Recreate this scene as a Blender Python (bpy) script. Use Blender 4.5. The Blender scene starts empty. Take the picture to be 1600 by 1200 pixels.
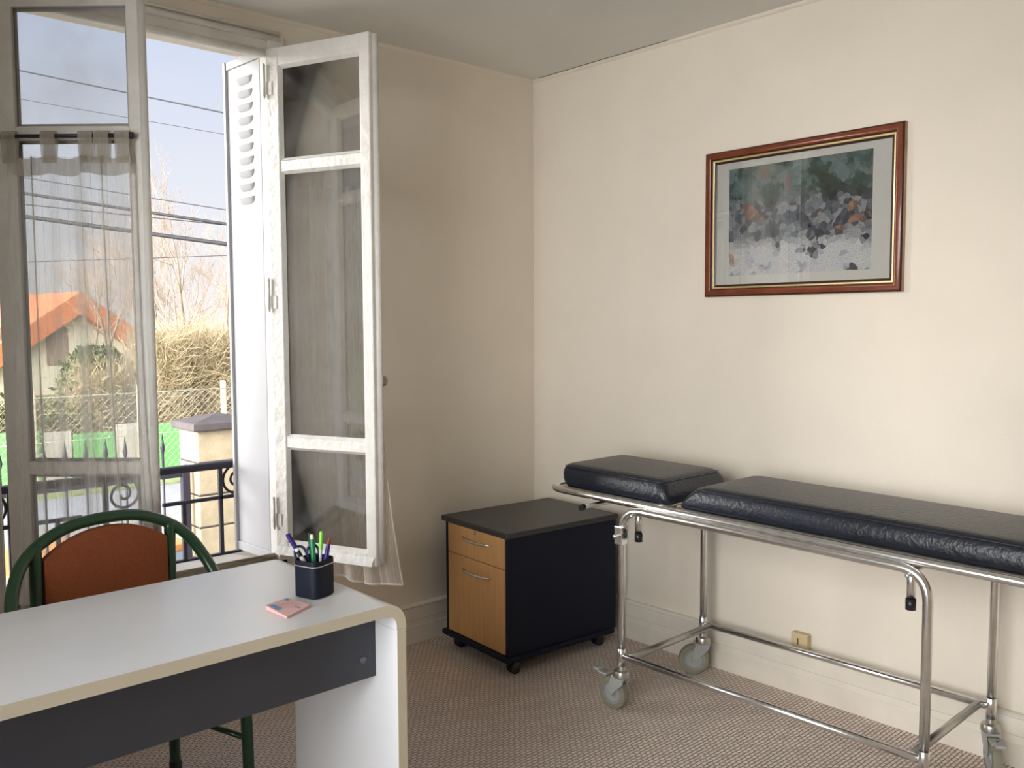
import bpy, bmesh, math, random
from mathutils import Vector, Matrix
C = bpy.context.scene
COL = C.collection
PI = math.pi
rnd = random.Random(7)

# ------------------------------------------------------------------ camera
FPX = 1398.934
YAW, PITCH, ROLL = 0.737930, -0.068384, -0.00504256
CAM = Vector((-2.952227, -3.089487, 1.373331))
_f = Vector((math.sin(YAW)*math.cos(PITCH), math.cos(YAW)*math.cos(PITCH), math.sin(PITCH)))
_r0 = Vector((math.cos(YAW), -math.sin(YAW), 0)); _u0 = _r0.cross(_f)
_r = _r0*math.cos(ROLL) + _u0*math.sin(ROLL); _u = -_r0*math.sin(ROLL) + _u0*math.cos(ROLL)
cam = bpy.data.cameras.new('camera'); cam.sensor_width = 36; cam.lens = FPX/1600*36
cam.clip_start = 0.02; cam.clip_end = 200
co = bpy.data.objects.new('camera', cam); COL.objects.link(co)
M = Matrix.Identity(4)
for i in range(3):
    M[i][0] = _r[i]; M[i][1] = _u[i]; M[i][2] = -_f[i]; M[i][3] = CAM[i]
co.matrix_world = M
C.camera = co

def ray(px, py): return (_f*FPX + _r*(px-800) - _u*(py-600)).normalized()
def at(px, py, axis, val):
    d = ray(px, py); return CAM + d*((val-CAM[axis])/d[axis])
def deep(px, py, D):
    d = ray(px, py); return CAM + d*(D/d.dot(_f))

# ------------------------------------------------------------------ view
C.view_settings.view_transform = 'Standard'; C.view_settings.look = 'None'
C.view_settings.exposure = 0.72; C.view_settings.gamma = 1.0
C.view_settings.use_curve_mapping = False
C.render.film_transparent = False
try:
    C.cycles.use_denoising = True
    C.cycles.max_bounces = 12; C.cycles.diffuse_bounces = 6; C.cycles.transparent_max_bounces = 24
    C.cycles.caustics_reflective = False; C.cycles.caustics_refractive = False
    C.cycles.sample_clamp_indirect = 6
except Exception: pass

# ------------------------------------------------------------------ sky
W = bpy.data.worlds.new('sky'); C.world = W; W.use_nodes = True
nt = W.node_tree; nt.nodes.clear()
def wn(t): return nt.nodes.new(t)
out = wn('ShaderNodeOutputWorld'); bg = wn('ShaderNodeBackground'); tc = wn('ShaderNodeTexCoord')
sep = wn('ShaderNodeSeparateXYZ'); nt.links.new(tc.outputs['Generated'], sep.inputs[0])
rmp = wn('ShaderNodeValToRGB'); nt.links.new(sep.outputs['Z'], rmp.inputs[0])
cr = rmp.color_ramp
cr.elements[0].position = 0.0; cr.elements[0].color = (0.62, 0.58, 0.555, 1)
cr.elements[1].position = 1.0; cr.elements[1].color = (0.17, 0.265, 0.47, 1)
e = cr.elements.new(0.10); e.color = (0.53, 0.54, 0.575, 1)
e = cr.elements.new(0.33); e.color = (0.37, 0.42, 0.54, 1)
# bright sky patch added out of view to feed the added second window
last = rmp.outputs[0]
def sky_glow(direction, dmin, level, tint):
    global last
    dot = wn('ShaderNodeVectorMath'); dot.operation = 'DOT_PRODUCT'
    nt.links.new(tc.outputs['Generated'], dot.inputs[0]); dot.inputs[1].default_value = Vector(direction).normalized()
    mr = wn('ShaderNodeMapRange'); mr.interpolation_type = 'SMOOTHSTEP'
    mr.inputs['From Min'].default_value = dmin; mr.inputs['From Max'].default_value = 1.0
    nt.links.new(dot.outputs['Value'], mr.inputs['Value'])
    mx = wn('ShaderNodeMix'); mx.data_type = 'RGBA'
    nt.links.new(mr.outputs[0], mx.inputs['Factor']); nt.links.new(last, mx.inputs['A'])
    mx.inputs['B'].default_value = (*[c*level for c in tint], 1); last = mx.outputs['Result']
sky_glow((-0.88, -0.42, 0.28), 0.55, 11.8, (1, .99, .985))
nt.links.new(last, bg.inputs['Color']); nt.links.new(bg.outputs[0], out.inputs[0])

# ------------------------------------------------------------------ low sun behind haze, left of the window
sl = bpy.data.lights.new('sun', 'SUN'); sl.energy = 2.5; sl.angle = math.radians(26); sl.color = (1, 0.975, 0.94)
so = bpy.data.objects.new('sun', sl); COL.objects.link(so)
so.rotation_euler = Vector((0.74, -0.62, -0.22)).to_track_quat('-Z', 'Y').to_euler()
so.location = (-8, 7, 4)
# daylight sampling portals in the two window openings
def portal(name, loc, rot, sx, sz):
    l = bpy.data.lights.new(name, 'AREA'); l.shape = 'RECTANGLE'; l.size = sx; l.size_y = sz
    l.cycles.is_portal = True
    o = bpy.data.objects.new(name, l); COL.objects.link(o); o.location = loc; o.rotation_euler = rot
portal('daylight_portal', (-1.8, 0.36, 1.44), (-PI/2, 0, 0), 1.0, 1.95)
portal('daylight_portal.001', (-3.96, -2.4, 1.45), (-PI/2, 0, PI/2), 2.4, 1.95)

# ------------------------------------------------------------------ materials
MATS = {}
def mat(name, col, rough=0.6, metal=0.0, spec=0.5, var=0.0, vscale=8.0, bump=0.0, bscale=60.0, coat=0.0, stretch=(1, 1, 1), sheen=0):
    m = bpy.data.materials.new(name); m.use_nodes = True; t = m.node_tree; b = t.nodes['Principled BSDF']
    b.inputs['Base Color'].default_value = (*col, 1); b.inputs['Roughness'].default_value = rough
    b.inputs['Metallic'].default_value = metal; b.inputs['Specular IOR Level'].default_value = spec
    b.inputs['Coat Weight'].default_value = coat
    tcn = t.nodes.new('ShaderNodeTexCoord'); mp = t.nodes.new('ShaderNodeMapping'); mp.inputs['Scale'].default_value = stretch
    t.links.new(tcn.outputs['Object'], mp.inputs[0])
    if var > 0:
        n = t.nodes.new('ShaderNodeTexNoise'); n.inputs['Scale'].default_value = vscale; n.inputs['Detail'].default_value = 5
        t.links.new(mp.outputs[0], n.inputs['Vector'])
        r = t.nodes.new('ShaderNodeValToRGB')
        r.color_ramp.elements[0].position = 0.3; r.color_ramp.elements[1].position = 0.7
        r.color_ramp.elements[0].color = (*[c*(1-var) for c in col], 1)
        r.color_ramp.elements[1].color = (*[min(1, c*(1+var)) for c in col], 1)
        t.links.new(n.outputs['Fac'], r.inputs[0]); t.links.new(r.outputs[0], b.inputs['Base Color'])
    if bump > 0:
        n2 = t.nodes.new('ShaderNodeTexNoise'); n2.inputs['Scale'].default_value = bscale; n2.inputs['Detail'].default_value = 4
        t.links.new(mp.outputs[0], n2.inputs['Vector'])
        bp = t.nodes.new('ShaderNodeBump'); bp.inputs['Strength'].default_value = bump; bp.inputs['Distance'].default_value = 0.01
        t.links.new(n2.outputs['Fac'], bp.inputs['Height']); t.links.new(bp.outputs[0], b.inputs['Normal'])
    MATS[name] = m; return m

def s2l(r, g, b):
    f = lambda c: (c/255/12.92 if c/255 <= .04045 else ((c/255+.055)/1.055)**2.4)
    return (f(r), f(g), f(b))

wall_m = mat('cream_wall_paint', (0.745, 0.675, 0.575), 0.75, var=0.03, vscale=3, bump=0.12, bscale=220)
ceil_m = mat('ceiling_paint', (0.72, 0.71, 0.67), 0.85, var=0.04, vscale=1.2, bump=0.06, bscale=60)
base_m = mat('baseboard_paint', (0.755, 0.70, 0.61), 0.45, var=0.05, vscale=9, bump=0.1, bscale=25)
wood_w = mat('old_white_gloss_paint', (0.78, 0.76, 0.72), 0.38, var=0.06, vscale=14, bump=0.5, bscale=38)
sillw = mat('weathered_sill_wood', (0.30, 0.25, 0.19), 0.7, var=0.45, vscale=9, bump=0.4, bscale=40, stretch=(1, 9, 9))
shut_m = mat('shutter_white_metal', (0.45, 0.45, 0.47), 0.4, var=0.04, vscale=5)
hole_m = mat('dark_slot', (0.06, 0.055, 0.05), 0.8)
chrome = mat('chrome', (0.80, 0.80, 0.80), 0.24, 1.0, var=0.10, vscale=30)
dullst = mat('dull_steel', (0.50, 0.49, 0.46), 0.34, 1.0, var=0.12, vscale=18)
castgr = mat('grey_caster_plastic', (0.36, 0.37, 0.36), 0.4, var=0.06)
tyre_m = mat('olive_grey_tyre', (0.23, 0.22, 0.165), 0.55, var=0.12, vscale=15)
blackp = mat('black_plastic', (0.012, 0.012, 0.014), 0.35)
vinyl = mat('black_vinyl', (0.009, 0.012, 0.021), 0.36, spec=0.55, bump=0.28, bscale=75, var=0.2, vscale=4)
navy = mat('navy_black_laminate', (0.006, 0.008, 0.020), 0.55, spec=0.22, var=0.05)
navytop = mat('charcoal_laminate_top', (0.033, 0.033, 0.035), 0.42, var=0.10, vscale=3, bump=0.05, bscale=300)
beech = mat('beech_laminate', (0.58, 0.315, 0.125), 0.42, var=0.07, vscale=5, stretch=(14, 14, 1))
desk_m = mat('white_laminate', (0.82, 0.83, 0.86), 0.28, var=0.03, vscale=4)
edge_m = mat('shade_tinted_edge', (0.62, 0.56, 0.44), 0.5, var=0.03)  # desk edges are the same white; their shade is put into this tan
deskgrey = mat('graphite_laminate', (0.046, 0.050, 0.064), 0.5, var=0.05)
green_m = mat('dark_green_lacquer', (0.016, 0.062, 0.028), 0.30, coat=0.2)
rust_m = mat('rust_fabric', (0.29, 0.080, 0.026), 0.85, var=0.10, vscale=120, bump=0.15, bscale=400)
socket_m = mat('yellowed_plastic', (0.56, 0.45, 0.26), 0.4)
frame_m = mat('mahogany_frame', (0.165, 0.036, 0.012), 0.26, var=0.25, vscale=12, coat=0.3, stretch=(6, 1, 1))
frame_e = mat('frame_dark_edge', (0.035, 0.010, 0.006), 0.35)
side_m = mat('frame_raw_side', (0.36, 0.23, 0.14), 0.6, var=0.15, vscale=30)
gold_m = mat('gold_bead', (0.72, 0.58, 0.30), 0.32, 0.7)
mount_m = mat('cream_mount_card', (0.90, 0.83, 0.75), 0.9)
iron_m = mat('dark_painted_iron', (0.022, 0.020, 0.034), 0.42)
knob_m = mat('brushed_knob', (0.45, 0.42, 0.38), 0.35, 0.8)
stone_m = mat('pillar_stone', (0.42, 0.345, 0.225), 0.85, var=0.12, vscale=9, bump=0.3, bscale=50)
joint_m = mat('mortar_joint', (0.07, 0.06, 0.05), 0.9)
cap_m = mat('grey_cap_stone', (0.085, 0.072, 0.07), 0.8, var=0.15, vscale=10)
plaster = mat('house_plaster', (0.6, 0.54, 0.42), 0.9, var=0.06)
tile_m = mat('orange_roof_tile', (0.45, 0.14, 0.05), 0.8, var=0.2, vscale=12)
street_m = mat('street_asphalt', (0.30, 0.30, 0.31), 0.9, var=0.08, vscale=4)
yard_m = mat('yard_gravel', (0.34, 0.31, 0.27), 0.95, var=0.15, vscale=6)
grass_m = mat('rough_grass', (0.24, 0.26, 0.12), 0.95, var=0.3, vscale=3)
twig_m = mat('straw_twig', (0.46, 0.37, 0.22), 0.9, var=0.2, vscale=6)
branch_m = mat('reddish_branch', (0.36, 0.27, 0.20), 0.9, var=0.2, vscale=4)
trunk_m = mat('bark', (0.24, 0.18, 0.13), 0.9, var=0.25, vscale=8)
leaf_m = mat('dull_green_leaf', (0.13, 0.16, 0.055), 0.8, var=0.4, vscale=5)
dry_m = mat('dry_hedge_stems', (0.52, 0.42, 0.24), 0.9, var=0.45, vscale=9)
wire_m = mat('wire_rubber', (0.015, 0.014, 0.016), 0.7)
fencew = mat('fence_wire', (0.62, 0.60, 0.52), 0.6)
gpanel = mat('green_screen_panel', (0.16, 0.42, 0.13), 0.7)
cpanel = mat('cream_screen_panel', (0.55, 0.51, 0.42), 0.8)
postw = mat('pale_wood_post', (0.58, 0.47, 0.32), 0.85, var=0.15)
bluec = mat('blue_grey_sheet', (0.40, 0.47, 0.58), 0.4)
orangec = mat('orange_strip', (0.70, 0.30, 0.10), 0.6)

def glass_mat(name, tint=(0.97, 0.98, 0.98), refl=1.0, dirt=0.0, flat=None):
    m = bpy.data.materials.new(name); m.use_nodes = True; t = m.node_tree; t.nodes.clear()
    o = t.nodes.new('ShaderNodeOutputMaterial'); mix = t.nodes.new('ShaderNodeMixShader')
    tr = t.nodes.new('ShaderNodeBsdfTransparent'); gl = t.nodes.new('ShaderNodeBsdfGlossy')
    fr = t.nodes.new('ShaderNodeFresnel'); fr.inputs[0].default_value = 1.52
    mul = t.nodes.new('ShaderNodeMath'); mul.operation = 'MULTIPLY'; mul.inputs[1].default_value = refl
    tr.inputs[0].default_value = (*tint, 1); gl.inputs['Roughness'].default_value = 0.0
    t.links.new(fr.outputs[0], mul.inputs[0]); t.links.new(mul.outputs[0], mix.inputs[0])
    t.links.new(tr.outputs[0], mix.inputs[1]); t.links.new(gl.outputs[0], mix.inputs[2])
    last = mix
    if dirt:
        d = t.nodes.new('ShaderNodeBsdfTranslucent'); d.inputs[0].default_value = (0.75, 0.74, 0.72, 1)
        d2 = t.nodes.new('ShaderNodeBsdfDiffuse'); d2.inputs[0].default_value = (0.6, 0.6, 0.58, 1)
        ad = t.nodes.new('ShaderNodeMixShader'); ad.inputs[0].default_value = 0.5
        t.links.new(d.outputs[0], ad.inputs[1]); t.links.new(d2.outputs[0], ad.inputs[2])
        n = t.nodes.new('ShaderNodeTexNoise'); n.inputs['Scale'].default_value = 6
        tcn = t.nodes.new('ShaderNodeTexCoord'); t.links.new(tcn.outputs['Object'], n.inputs['Vector'])
        mrr = t.nodes.new('ShaderNodeMapRange'); mrr.inputs['From Min'].default_value = .35; mrr.inputs['From Max'].default_value = .75
        mrr.inputs['To Max'].default_value = dirt; t.links.new(n.outputs['Fac'], mrr.inputs[0])
        mx2 = t.nodes.new('ShaderNodeMixShader'); t.links.new(mrr.outputs[0], mx2.inputs[0])
        t.links.new(mix.outputs[0], mx2.inputs[1]); t.links.new(ad.outputs[0], mx2.inputs[2]); last = mx2
    t.links.new(last.outputs[0], o.inputs[0]); return m
pane_m = glass_mat('window_glass', refl=2.8, dirt=0.12)
picglass = glass_mat('picture_glass', refl=2.4)

def sheer_mat():
    m = bpy.data.materials.new('sheer_voile'); m.use_nodes = True; t = m.node_tree; t.nodes.clear()
    N = t.nodes.new; L = t.links.new
    o = N('ShaderNodeOutputMaterial'); mix = N('ShaderNodeMixShader'); tr = N('ShaderNodeBsdfTransparent')
    df = N('ShaderNodeBsdfDiffuse'); tl = N('ShaderNodeBsdfTranslucent'); m2 = N('ShaderNodeMixShader'); m2.inputs[0].default_value = 0.5
    df.inputs[0].default_value = (0.92, 0.90, 0.86, 1); tl.inputs[0].default_value = (0.90, 0.87, 0.82, 1)
    L(df.outputs[0], m2.inputs[1]); L(tl.outputs[0], m2.inputs[2])
    at_ = N('ShaderNodeUVMap'); at_.uv_map = 'UVMap'
    mp = N('ShaderNodeMapping'); mp.inputs['Scale'].default_value = (1, 0.02, 1); L(at_.outputs[0], mp.inputs[0])
    n = N('ShaderNodeTexNoise'); n.inputs['Scale'].default_value = 210; n.inputs['Detail'].default_value = 2; L(mp.outputs[0], n.inputs['Vector'])
    mr_ = N('ShaderNodeMapRange'); mr_.inputs['From Min'].default_value = .35; mr_.inputs['From Max'].default_value = .75
    mr_.inputs['To Min'].default_value = 0.20; mr_.inputs['To Max'].default_value = 0.29; L(n.outputs['Fac'], mr_.inputs[0])
    lw = N('ShaderNodeLayerWeight'); lw.inputs[0].default_value = 0.35
    ad = N('ShaderNodeMath'); ad.operation = 'MULTIPLY_ADD'; ad.inputs[1].default_value = 0.8; ad.use_clamp = True
    L(lw.outputs['Facing'], ad.inputs[0]); L(mr_.outputs[0], ad.inputs[2])
    # darker single threads running down the cloth
    sx = N('ShaderNodeSeparateXYZ'); L(at_.outputs[0], sx.inputs[0])
    w1 = N('ShaderNodeMath'); w1.operation = 'MULTIPLY'; w1.inputs[1].default_value = 11.0; L(sx.outputs[0], w1.inputs[0])
    fr = N('ShaderNodeMath'); fr.operation = 'FRACT'; L(w1.outputs[0], fr.inputs[0])
    lt = N('ShaderNodeMath'); lt.operation = 'LESS_THAN'; lt.inputs[1].default_value = 0.045; L(fr.outputs[0], lt.inputs[0])
    a2 = N('ShaderNodeMath'); a2.operation = 'MULTIPLY_ADD'; a2.inputs[1].default_value = 0.35; a2.use_clamp = True
    L(lt.outputs[0], a2.inputs[0]); L(ad.outputs[0], a2.inputs[2])
    L(a2.outputs[0], mix.inputs[0]); L(tr.outputs[0], mix.inputs[1]); L(m2.outputs[0], mix.inputs[2]); L(mix.outputs[0], o.inputs[0])
    return m
sheer = sheer_mat()
def band_mat():
    m = bpy.data.materials.new('doubled_voile'); m.use_nodes = True; t = m.node_tree; t.nodes.clear()
    N = t.nodes.new; L = t.links.new
    o = N('ShaderNodeOutputMaterial'); mix = N('ShaderNodeMixShader'); tr = N('ShaderNodeBsdfTransparent')
    df = N('ShaderNodeBsdfDiffuse'); tl = N('ShaderNodeBsdfTranslucent'); m2 = N('ShaderNodeMixShader'); m2.inputs[0].default_value = 0.4
    df.inputs[0].default_value = (0.62, 0.58, 0.50, 1); tl.inputs[0].default_value = (0.55, 0.51, 0.43, 1)
    L(df.outputs[0], m2.inputs[1]); L(tl.outputs[0], m2.inputs[2])
    tcn = N('ShaderNodeTexCoord'); mp = N('ShaderNodeMapping'); mp.inputs['Scale'].default_value = (1, 1, 0.06); L(tcn.outputs['Object'], mp.inputs[0])
    n = N('ShaderNodeTexNoise'); n.inputs['Scale'].default_value = 220; L(mp.outputs[0], n.inputs['Vector'])
    mr_ = N('ShaderNodeMapRange'); mr_.inputs['To Min'].default_value = 0.5; mr_.inputs['To Max'].default_value = 0.95; L(n.outputs['Fac'], mr_.inputs[0])
    L(mr_.outputs[0], mix.inputs[0]); L(tr.outputs[0], mix.inputs[1]); L(m2.outputs[0], mix.inputs[2]); L(mix.outputs[0], o.inputs[0])
    return m
band = band_mat()

def carpet_mat():
    m = bpy.data.materials.new('woven_carpet'); m.use_nodes = True; t = m.node_tree; b = t.nodes['Principled BSDF']
    N = t.nodes.new; L = t.links.new
    tcn = N('ShaderNodeTexCoord'); mp = N('ShaderNodeMapping'); mp.inputs['Rotation'].default_value = (0, 0, 0.0)
    L(tcn.outputs['Object'], mp.inputs[0])
    br = N('ShaderNodeTexBrick'); br.offset = 0.5; br.inputs['Scale'].default_value = 1.0
    br.inputs['Brick Width'].default_value = 0.0245; br.inputs['Row Height'].default_value = 0.0135
    br.inputs['Mortar Size'].default_value = 0.0028; br.inputs['Mortar Smooth'].default_value = 1.0
    br.inputs['Color1'].default_value = (0.90, 0.785, 0.70, 1); br.inputs['Color2'].default_value = (0.82, 0.70, 0.62, 1)
    br.inputs['Mortar'].default_value = (0.46, 0.365, 0.305, 1)
    nz = N('ShaderNodeTexNoise'); nz.inputs['Scale'].default_value = 45; L(mp.outputs[0], nz.inputs['Vector'])
    mv = N('ShaderNodeMix'); mv.data_type = 'VECTOR'; mv.inputs['Factor'].default_value = 0.006
    L(mp.outputs[0], mv.inputs['A']); L(nz.outputs['Color'], mv.inputs['B']); L(mv.outputs['Result'], br.inputs['Vector'])
    n2 = N('ShaderNodeTexNoise'); n2.inputs['Scale'].default_value = 2.2; n2.inputs['Detail'].default_value = 4; L(mp.outputs[0], n2.inputs['Vector'])
    mr_ = N('ShaderNodeMapRange'); mr_.inputs['To Min'].default_value = 0.86; mr_.inputs['To Max'].default_value = 1.12; L(n2.outputs['Fac'], mr_.inputs[0])
    mm = N('ShaderNodeVectorMath'); mm.operation = 'SCALE'; L(br.outputs['Color'], mm.inputs[0]); L(mr_.outputs[0], mm.inputs['Scale'])
    L(mm.outputs[0], b.inputs['Base Color']); b.inputs['Roughness'].default_value = 0.95; b.inputs['Specular IOR Level'].default_value = 0.15
    bp = N('ShaderNodeBump'); bp.invert = True; bp.inputs['Strength'].default_value = 0.9; bp.inputs['Distance'].default_value = 0.006
    L(br.outputs['Fac'], bp.inputs['Height']); L(bp.outputs[0], b.inputs['Normal'])
    return m
carpet = carpet_mat()

def print_mat():
    """a plain painterly garden scene, daubs of colour only"""
    m = bpy.data.materials.new('painterly_print'); m.use_nodes = True; t = m.node_tree; b = t.nodes['Principled BSDF']
    N = t.nodes.new; L = t.links.new
    uv = N('ShaderNodeUVMap'); uv.uv_map = 'UVMap'
    ns = N('ShaderNodeTexNoise'); ns.inputs['Scale'].default_value = 6; ns.inputs['Detail'].default_value = 3; L(uv.outputs[0], ns.inputs['Vector'])
    wob = N('ShaderNodeMix'); wob.data_type = 'VECTOR'; wob.inputs['Factor'].default_value = 0.10
    L(uv.outputs[0], wob.inputs['A']); L(ns.outputs['Color'], wob.inputs['B'])
    vo = N('ShaderNodeTexVoronoi'); vo.inputs['Scale'].default_value = 26; L(wob.outputs['Result'], vo.inputs['Vector'])
    sp = N('ShaderNodeSeparateXYZ'); L(vo.outputs['Position'], sp.inputs[0])
    def ramp(inp, stops):
        r = N('ShaderNodeValToRGB'); L(inp, r.inputs[0]); els = r.color_ramp.elements
        els[0].position, els[0].color = stops[0][0], (*s2l(*stops[0][1]), 1)
        els[1].position, els[1].color = stops[-1][0], (*s2l(*stops[-1][1]), 1)
        for p_, c_ in stops[1:-1]:
            e_ = els.new(p_); e_.color = (*s2l(*c_), 1)
        return r
    big = N('ShaderNodeTexNoise'); big.inputs['Scale'].default_value = 5.5; big.inputs['Detail'].default_value = 2; L(vo.outputs['Position'], big.inputs['Vector'])
    low = ramp(big.outputs['Fac'], [(.30, (70, 70, 82)), (.42, (225, 222, 225)), (.60, (235, 228, 220)), (.72, (178, 140, 118))])
    mid = ramp(big.outputs['Fac'], [(.30, (40, 42, 52)), (.42, (96, 104, 116)), (.52, (170, 168, 168)), (.60, (60, 66, 84)), (.72, (205, 150, 120))])
    top = ramp(big.outputs['Fac'], [(.30, (36, 52, 46)), (.45, (70, 92, 84)), (.55, (120, 140, 142)), (.70, (150, 112, 100))])
    def mixc(f, a, b_):
        x = N('ShaderNodeMix'); x.data_type = 'RGBA'; L(f, x.inputs['Factor']); L(a, x.inputs['A']); L(b_, x.inputs['B']); return x
    def mrange(inp, a, b_):
        r = N('ShaderNodeMapRange'); r.inputs['From Min'].default_value = a; r.inputs['From Max'].default_value = b_; L(inp, r.inputs[0]); return r
    m1 = mixc(mrange(sp.outputs['Y'], .26, .36).outputs[0], low.outputs[0], mid.outputs[0])
    m2 = mixc(mrange(sp.outputs['Y'], .60, .72).outputs[0], m1.outputs['Result'], top.outputs[0])
    v2 = N('ShaderNodeTexNoise'); v2.inputs['Scale'].default_value = 90; L(uv.outputs[0], v2.inputs['Vector'])
    r2 = mrange(v2.outputs['Fac'], .3, .7); r2.inputs['To Min'].default_value = .75; r2.inputs['To Max'].default_value = 1.25
    sc = N('ShaderNodeVectorMath'); sc.operation = 'SCALE'; L(m2.outputs['Result'], sc.inputs[0]); L(r2.outputs[0], sc.inputs['Scale'])
    L(sc.outputs[0], b.inputs['Base Color']); b.inputs['Roughness'].default_value = 0.8
    return m
print_m = print_mat()

# ------------------------------------------------------------------ mesh helpers
class MB:
    def __init__(s): s.bm = bmesh.new()
    def _mark(s): return set(s.bm.verts), set(s.bm.faces)
    def box(s, x0, x1, y0, y1, z0, z1, bev=0.0, seg=2, mi=0, mtx=None):
        bm = s.bm
        v = [bm.verts.new((x, y, z)) for z in (z0, z1) for y in (y0, y1) for x in (x0, x1)]
        fs = [bm.faces.new([v[i] for i in q]) for q in ((0, 2, 3, 1), (4, 5, 7, 6), (0, 1, 5, 4), (2, 6, 7, 3), (0, 4, 6, 2), (1, 3, 7, 5))]
        for f in fs: f.material_index = mi
        allv = v
        if bev > 0:
            ed = list({e for f in fs for e in f.edges})
            r = bmesh.ops.bevel(bm, geom=ed, offset=bev, segments=seg, profile=0.5, affect='EDGES', material=-1)
            allv = list({vv for f in r['faces'] for vv in f.verts} | {vv for vv in v if vv.is_valid})
        if mtx is not None: bmesh.ops.transform(bm, matrix=mtx, verts=allv)
        return s
    def tube(s, pts, rad, seg=10, closed=False, cap=True, mi=0):
        pts = [Vector(p) for p in pts]; bm = s.bm; n = len(pts)
        rads = rad if isinstance(rad, (list, tuple)) else [rad]*n
        rings = []; prev = None
        for i, p in enumerate(pts):
            if closed: t = (pts[(i+1) % n]-pts[i-1])
            else: t = (pts[min(i+1, n-1)]-pts[max(i-1, 0)])
            if t.length < 1e-9: t = Vector((0, 0, 1))
            t.normalize()
            if prev is None:
                a = Vector((0, 0, 1)) if abs(t.z) < 0.9 else Vector((1, 0, 0))
                prev = (a - t*a.dot(t)).normalized()
            else:
                prev = prev - t*prev.dot(t)
                if prev.length < 1e-6:
                    a = Vector((0, 0, 1)) if abs(t.z) < 0.9 else Vector((1, 0, 0)); prev = a - t*a.dot(t)
                prev.normalize()
            q = t.cross(prev)
            rings.append([bm.verts.new(p + (prev*math.cos(2*PI*k/seg)+q*math.sin(2*PI*k/seg))*rads[i]) for k in range(seg)])
        m = n if closed else n-1
        for i in range(m):
            A, B = rings[i], rings[(i+1) % n]
            off = 0
            if closed and i == n-1:
                off = min(range(seg), key=lambda o: (A[0].co-B[o].co).length)
            for k in range(seg):
                f = bm.faces.new((A[k], A[(k+1) % seg], B[(k+1+off) % seg], B[(k+off) % seg])); f.smooth = True; f.material_index = mi
        if cap and not closed:
            f = bm.faces.new(rings[0][::-1]); f.material_index = mi
            f = bm.faces.new(rings[-1]); f.material_index = mi
        return s
    def lathe(s, prof, seg=24, mtx=None, mi=0):
        """prof: list of (r, z) around the z axis"""
        bm = s.bm; rings = []
        for r, z in prof:
            if r < 1e-6: rings.append([bm.verts.new((0, 0, z))])
            else: rings.append([bm.verts.new((r*math.cos(2*PI*k/seg), r*math.sin(2*PI*k/seg), z)) for k in range(seg)])
        for A, B in zip(rings, rings[1:]):
            for k in range(seg):
                k2 = (k+1) % seg
                if len(A) == 1 and len(B) == 1: continue
                if len(A) == 1: f = bm.faces.new((A[0], B[k2], B[k]))
                elif len(B) == 1: f = bm.faces.new((A[k], A[k2], B[0]))
                else: f = bm.faces.new((A[k], A[k2], B[k2], B[k]))
                f.smooth = True; f.material_index = mi
        if mtx is not None: bmesh.ops.transform(bm, matrix=mtx, verts=[v for r in rings for v in r])
        return s
    def prism(s, poly, d0, d1, axis='y', mi=0, bev=0.0, mtx=None, smooth=False):
        """2-D polygon extruded from d0 to d1 along axis; poly gives the two other coordinates in xyz order"""
        bm = s.bm
        def P(a, b, d): return {'x': (d, a, b), 'y': (a, d, b), 'z': (a, b, d)}[axis]
        A = [bm.verts.new(P(a, b, d0)) for a, b in poly]; B = [bm.verts.new(P(a, b, d1)) for a, b in poly]
        fs = [bm.faces.new(A), bm.faces.new(B[::-1])]
        n = len(poly)
        for i in range(n):
            f = bm.faces.new((A[i], B[i], B[(i+1) % n], A[(i+1) % n])); f.smooth = smooth; fs.append(f)
        for f in fs: f.material_index = mi
        vs = A+B
        if bev > 0:
            ed = [e for e in fs[0].edges] + [e for e in fs[1].edges]
            r = bmesh.ops.bevel(bm, geom=ed, offset=bev, segments=2, profile=0.5, affect='EDGES', material=-1)
            vs = list({v for f in r['faces'] for v in f.verts} | {v for v in vs if v.is_valid})
        if mtx is not None: bmesh.ops.transform(bm, matrix=mtx, verts=vs)
        return s
    def quad(s, pts, mi=0):
        f = s.bm.faces.new([s.bm.verts.new(p) for p in pts]); f.material_index = mi; return s
    def build(s, name, m=None, parent=None, smooth=False, loc=None, rot=None):
        bm = s.bm
        bmesh.ops.recalc_face_normals(bm, faces=bm.faces[:])
        if smooth:
            for f in bm.faces: f.smooth = True
        me = bpy.data.meshes.new(name); bm.to_mesh(me); bm.free()
        for mm in (m if isinstance(m, (list, tuple)) else [m]):
            if mm: me.materials.append(mm)
        if smooth:
            try: me.set_sharp_from_angle(angle=math.radians(40))
            except Exception: pass
        o = bpy.data.objects.new(name, me); COL.objects.link(o)
        if parent is not None: o.parent = parent
        if loc is not None: o.location = loc
        if rot is not None: o.rotation_euler = rot
        return o

def tag(o, label, cat, group=None, kind=None):
    o['label'] = label; o['category'] = cat
    if group: o['group'] = group
    if kind: o['kind'] = kind
    return o
def struct(o): o['kind'] = 'structure'; return o
def empty(name, loc=(0, 0, 0), rz=0.0):
    o = bpy.data.objects.new(name, None); o.empty_display_size = 0.1; COL.objects.link(o)
    o.location = loc; o.rotation_euler = (0, 0, rz); return o
def spline(ctrl, n=8, closed=False):
    P = [Vector(p) for p in ctrl]; out_ = []; m = len(P)
    rng = range(m if closed else m-1)
    for i in rng:
        if closed: a, b, c, d = P[i-1], P[i], P[(i+1) % m], P[(i+2) % m]
        else: a, b, c, d = P[max(i-1, 0)], P[i], P[i+1], P[min(i+2, m-1)]
        for k in range(n):
            t = k/n
            out_.append(0.5*((2*b)+(c-a)*t+(2*a-5*b+4*c-d)*t*t+(3*b-a-3*c+d)*t**3))
    if not closed: out_.append(P[-1])
    return out_
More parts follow.
